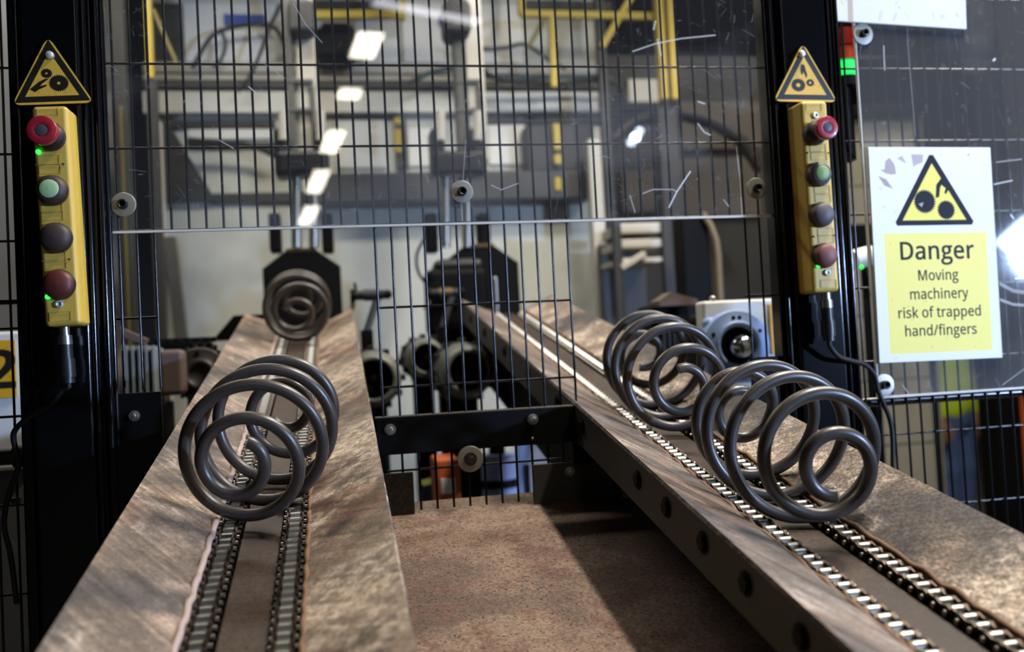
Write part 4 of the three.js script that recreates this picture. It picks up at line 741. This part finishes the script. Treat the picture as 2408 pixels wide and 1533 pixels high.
{
  const z = -0.28, g = thing('motor_unit', 'pale unit with a yellow number 2 label behind the mesh', 'motor');
  mesh('housing', pxBox(-150, 782, 62, 1110, z - 0.03, 0.25, 0.006), M.white, g);
  const pc = at(2, 868, z - 0.025), q = [at(-34, 868, z - 0.025), at(37, 868, z - 0.025), at(2, 800, z - 0.025), at(2, 936, z - 0.025)];
  mesh('label_back', pxBox(-34, 800, 37, 936, z - 0.026, 0.003, 0.0005), M.yellow, g);
  mesh('number_label', new THREE.PlaneGeometry(q[0].distanceTo(q[1]), q[2].distanceTo(q[3])).translate(pc.x, pc.y, pc.z + 0.0006), std(0xffffff, 0.5, 0, { map: numberLabel('2', 64) }), g).userData.label = 'yellow label with the number 2';
  const b = at(-40, 1100, z); mesh('stand', rbox(0.16, b.y, 0.14, 0.005, b.x, b.y / 2, z - 0.16), M.greyMid, g);
}
{
  const z = -0.02, g = thing('tubular_clamp', 'black tubular clamp across the mesh below the number 2 label', 'clamp');
  const a = at(-120, 1082, z), b = at(82, 1070, z); mesh('tube', rod(a, b, 0.0105, 16), M.rubber, g); mesh('collar', rod(at(34, 1073, z), at(58, 1071, z), 0.0145, 16), M.rubber, g); mesh('tie', rod(at(28, 1178, z + 0.02), at(50, 1176, z + 0.02), 0.004), M.rubber, g);
}
// dark machine body and floor clutter glimpsed at the left and under the rail
{
  const g = thing('grey_machine', 'dim grey machine body far behind the number 2 unit', 'machine'); const z = -1.3, x0 = at(-150, 400, z).x, x1 = at(200, 400, z).x;
  mesh('body', rbox(x1 - x0, 2.6, 0.5, 0.02, (x0 + x1) / 2, 1.3, z - 0.25), std(0x6a6a68, 0.6), g); mesh('cowl', cylX(0.16, 0.4, 24, x0 + 0.3, 1.3, z + 0.02), M.greyDark, g);
}
{
  const z = -0.64, g = thing('tool_box', 'orange tool box with a white label on the floor of the cell', 'box'); const c = at(1048, 1130, z);
  mesh('body', rbox(0.05, 0.16, 0.1, 0.008, c.x, c.y - 0.03, z), M.orange, g); mesh('label', rbox(0.028, 0.03, 0.003, 0.001, c.x - 0.001, c.y - 0.004, z + 0.051), M.white, g);
  mesh('pedestal', rbox(0.05, c.y - 0.11, 0.1, 0.004, c.x, (c.y - 0.11) / 2, z), M.blackMatt, g);
}
{
  const z = -0.8, g = thing('yellow_lever', 'short yellow lever on a dark stand under the lower rail', 'lever'); const a = at(992, 1136, z), b = at(1026, 1126, z);
  mesh('lever', bar(a, b, 0.012), M.yellowRail, g); mesh('stand', rbox(0.03, a.y, 0.03, 0.003, a.x + 0.01, a.y / 2, z - 0.02), M.blackMatt, g);
}
{
  const z = -1.0, g = thing('canister', 'pale blue canister seen through the mesh under the lower rail', 'canister'); const c = at(1172, 1125, z);
  mesh('body', cylY(0.045, c.y + 0.06, 24, c.x, (c.y + 0.06) / 2, z), std(0x8fa0cc, 0.5), g); mesh('cap', cylY(0.02, 0.03, 18, c.x, c.y + 0.07, z), M.blackMatt, g); mesh('band', cylY(0.0465, 0.02, 24, c.x, c.y - 0.01, z), M.blackMatt, g);
}
{
  const z = -1.05, g = thing('side_panel', 'pale blue panel edge beside the canister', 'panel'); const c = at(1262, 1060, z);
  mesh('panel', rbox(0.1, c.y + 0.03, 0.02, 0.003, c.x, (c.y + 0.03) / 2, z), std(0x9aa8cf, 0.5), g); mesh('hinge', rbox(0.012, 0.1, 0.01, 0.002, c.x - 0.03, c.y - 0.08, z + 0.014), M.blackMatt, g);
}
// behind the right panel: pale corrugated screen, inner mesh, black and orange posts, stack light, sensor
{
  const z = -2.2, g = thing('corrugated_screen', 'pale ribbed metal screen beyond the Danger sign', 'screen'), x0 = at(1985, 600, z).x, x1 = at(2192, 600, z).x, n = 34, y1 = at(2100, 268, z).y;
  mesh('backing', box(x1 - x0, y1, 0.02, (x0 + x1) / 2, y1 / 2, z - 0.02), std(0x8f8c7e, 0.7), g);
  const rg = cylY((x1 - x0) / n / 2 * 0.9, y1, 8); for (let k = 0; k < n; k++) mesh('rib', rg, std(0x9a9788, 0.65), g).position.set(x0 + (k + 0.5) * (x1 - x0) / n, y1 / 2, z - 0.008);
  mesh('top_rail', bar(P(1980, 268, z + 0.02), P(2200, 250, z + 0.02), 0.05), M.blackMatt, g);
}
{
  const z = -1.6, g = thing('inner_mesh', 'second wire mesh seen dimly behind the ribbed screen side', 'fence panel'), x0 = at(1985, 600, z).x, x1 = at(2176, 600, z).x;
  for (let k = 0; k < 11; k++) { const y = 0.2 + k * 0.22, m = mesh('cross_wire', hw(Math.round((x1 - x0) * 1e4) / 1e4), M.wire, g); m.position.set((x0 + x1) / 2, y, z); m.scale.set(1, 1.6, 1.6); m.rotation.z = 0.0; }
  for (const x of [x0, x1]) mesh('upright', rbox(0.012, 2.5, 0.02, 0.002, x, 1.25, z), M.blackMatt, g);
  mesh('tie_beam', bar(V(x0, at(2000, 560, z).y, z), V(x1, at(2000, 560, z).y, z), 0.09, 0.03), M.blackMatt, g);
}
framePost(2326, 2384, -200, -2.0, 'broad black column beside the person in the yellow jacket', M.blackMatt, null, 1050);
framePost(2380, 2402, 940, -2.6, 'orange bollard post beyond the black column', M.orange, (g) => mesh('cap', cylY(0.03, 0.02, 20, 0, at(2362, 940, -2.6).y + 0.01, 0), M.orange, g));
{
  const z = -0.12, c = at(1983, 125, z), g = thing('stack_light', 'red orange green stack light with the green section lit', 'signal light', V(c.x, 0, z)), r = 0.0185;
  const Y = (v) => at(1983, v, z).y, seg = (v0, v1, m, n) => mesh(n, cylY(r, Y(v0) - Y(v1) - 0.002, 28, 0, (Y(v0) + Y(v1)) / 2, 0), m, g);
  seg(70, 112, M.redLens, 'red_section'); seg(113, 146, M.orangeLens, 'orange_section'); seg(147, 180, glow(0x18ff6a, 1.3), 'green_section'); seg(52, 69, M.blackMatt, 'cap'); seg(181, 206, M.blackMatt, 'base');
  mesh('pole', rod(V(0, Y(206), 0), V(0, Y(206) - 0.12, 0), 0.01), M.blackPaint, g); mesh('bracket', bar(V(0, Y(206) - 0.115, 0), V(postR.position.x - c.x, Y(206) - 0.115, 0.09), 0.016), M.blackPaint, g);
}
{
  const z = -0.35, a = at(2006, 612, z), b = at(2050, 600, z), g = thing('white_sensor', 'white cylindrical sensor with a green light behind the sign edge', 'sensor');
  mesh('barrel', rod(a, b, 0.019, 20), M.white, g); mesh('indicator_light', new THREE.SphereGeometry(0.004, 10, 8), glow(0x30ff50, 1.5), g).position.copy(at(2026, 628, z + 0.018)); mesh('stand', rod(V(b.x, 0, z - 0.02), V(b.x, b.y, z - 0.02), 0.012), M.blackPaint, g);
}

// ------------------------------------------------------------------ person beyond the fence, mostly hidden by the sign
{
  const zc = -4.6, base = at(2234, 980, zc), PX0 = base.x, H = V(PX0, 0, zc);
  const sd = (bones) => (p) => { let d = 1e3; for (const [a, b, r0, r1] of bones) { const ab = b.clone().sub(a), t = Math.min(1, Math.max(0, p.clone().sub(a).dot(ab) / ab.lengthSq())), q = p.distanceTo(a.clone().addScaledVector(ab, t)) - (r0 + (r1 - r0) * t); const k = 0.035, h = Math.max(k - Math.abs(d - q), 0) / k; d = Math.min(d, q) - h * h * k * 0.25; } return d; };
  function body(bones, mat, parent, name, lo, hi, res) {
    const mc = new MarchingCubes(res, mat, false, false, 200000), c = lo.clone().add(hi).multiplyScalar(0.5), h = hi.clone().sub(lo).multiplyScalar(0.5), f = sd(bones), p = V(0, 0, 0);
    mc.isolation = 0; for (let k = 0; k < res; k++) for (let j = 0; j < res; j++) for (let i = 0; i < res; i++) { p.set(c.x + h.x * (i - res / 2) / (res / 2), c.y + h.y * (j - res / 2) / (res / 2), c.z + h.z * (k - res / 2) / (res / 2)); mc.field[i + j * res + k * res * res] = -f(p); }
    mc.update(); const n = mc.count, pos = new Float32Array(mc.positionArray.slice(0, n * 3)); for (let i = 0; i < n; i++) { pos[i * 3] = c.x + h.x * pos[i * 3]; pos[i * 3 + 1] = c.y + h.y * pos[i * 3 + 1]; pos[i * 3 + 2] = c.z + h.z * pos[i * 3 + 2]; }
    const g = new THREE.BufferGeometry(); g.setAttribute('position', new THREE.BufferAttribute(pos, 3)); g.setAttribute('normal', new THREE.BufferAttribute(new Float32Array(mc.normalArray.slice(0, n * 3)), 3)); g.computeVertexNormals();
    return mesh(name, toCreasedNormals(g, 1.0), mat, parent);
  }
  const g = thing('person', 'person in a yellow-green jacket and blue jeans standing beyond the fence', 'person', H);
  const skin = std(0x9a6a50, 0.6), hi = std(0xc4dc30, 0.65), jean = std(0x4a6290, 0.8), hair = std(0x2a2018, 0.8), shoe = std(0x1b1714, 0.6);
  const B = (ax, ay, az, bx, by, bz, r0, r1) => [V(ax, ay, az), V(bx, by, bz), r0, r1];
  const hand = (s) => [B(s * 0.25, 0.86, 0.06, s * 0.25, 0.79, 0.075, 0.03, 0.034), ...[-0.024, -0.008, 0.008, 0.024].map((o, i) => B(s * 0.25, 0.78, 0.075 + o, s * 0.245, 0.70 + 0.012 * Math.abs(i - 1.4), 0.085 + o, 0.0095, 0.008)), B(s * 0.24, 0.81, 0.1, s * 0.225, 0.755, 0.125, 0.011, 0.009)];
  body([B(0, 1.66, 0.01, 0, 1.6, 0.02, 0.088, 0.07), B(0, 1.56, 0.035, 0, 1.53, 0.04, 0.055, 0.045), B(0, 1.6, 0.09, 0, 1.575, 0.105, 0.012, 0.016), B(0, 1.5, 0, 0, 1.4, 0, 0.055, 0.06), B(0, 1.4, 0, 0, 0.9, 0, 0.1, 0.1), B(0.085, 1.6, 0, 0.09, 1.58, 0, 0.016, 0.014), B(-0.085, 1.6, 0, -0.09, 1.58, 0, 0.016, 0.014), B(0.19, 1.38, 0, 0.24, 1.12, 0, 0.05, 0.04), B(-0.19, 1.38, 0, -0.24, 1.12, 0, 0.05, 0.04), B(0.24, 1.12, 0, 0.25, 0.86, 0.06, 0.04, 0.028), B(-0.24, 1.12, 0, -0.25, 0.86, 0.06, 0.04, 0.028), ...hand(1), ...hand(-1), B(0.1, 0.9, 0, 0.11, 0.08, 0, 0.07, 0.04), B(-0.1, 0.9, 0, -0.11, 0.08, 0, 0.07, 0.04)], skin, g, 'body', V(-0.5, 0, -0.5), V(0.5, 1.8, 0.5), 90);
  body([B(0, 1.42, 0, 0, 0.98, 0, 0.14, 0.16), B(0.07, 1.4, 0, 0.08, 0.93, 0, 0.12, 0.13), B(-0.07, 1.4, 0, -0.08, 0.93, 0, 0.12, 0.13), B(0.2, 1.39, 0, 0.25, 1.12, 0, 0.075, 0.062), B(-0.2, 1.39, 0, -0.25, 1.12, 0, 0.075, 0.062), B(0.25, 1.12, 0, 0.255, 0.9, 0.055, 0.06, 0.05), B(-0.25, 1.12, 0, -0.255, 0.9, 0.055, 0.06, 0.05)], hi, g, 'jacket', V(-0.45, 0.6, -0.45), V(0.45, 1.65, 0.45), 56);
  body([B(0, 0.92, 0, 0, 0.86, 0, 0.14, 0.14), B(0.1, 0.88, 0, 0.11, 0.5, 0.02, 0.105, 0.075), B(-0.1, 0.88, 0, -0.11, 0.5, 0.02, 0.105, 0.075), B(0.11, 0.5, 0.02, 0.115, 0.1, 0, 0.076, 0.062), B(-0.11, 0.5, 0.02, -0.115, 0.1, 0, 0.076, 0.062)], jean, g, 'jeans', V(-0.35, 0, -0.35), V(0.35, 1.12, 0.35), 50);
  body([B(0, 1.69, -0.015, 0, 1.62, -0.03, 0.094, 0.08)], hair, g, 'hair', V(-0.2, 1.45, -0.2), V(0.2, 1.85, 0.2), 26);
  for (const s of [-1, 1]) { body([B(s * 0.115, 0.05, -0.04, s * 0.12, 0.045, 0.14, 0.05, 0.042)], shoe, g, 'shoe', V(-0.3, -0.1, -0.3), V(0.3, 0.3, 0.3), 30); for (const [x, y, z, m] of [[s * 0.032, 1.605, 0.078, shoe]]) { const e = mesh('eye', new THREE.SphereGeometry(0.01, 10, 8), m, g); e.position.set(x, y, z); } }
  g.rotation.y = 0.5;
}

renderer.render(scene, camera);
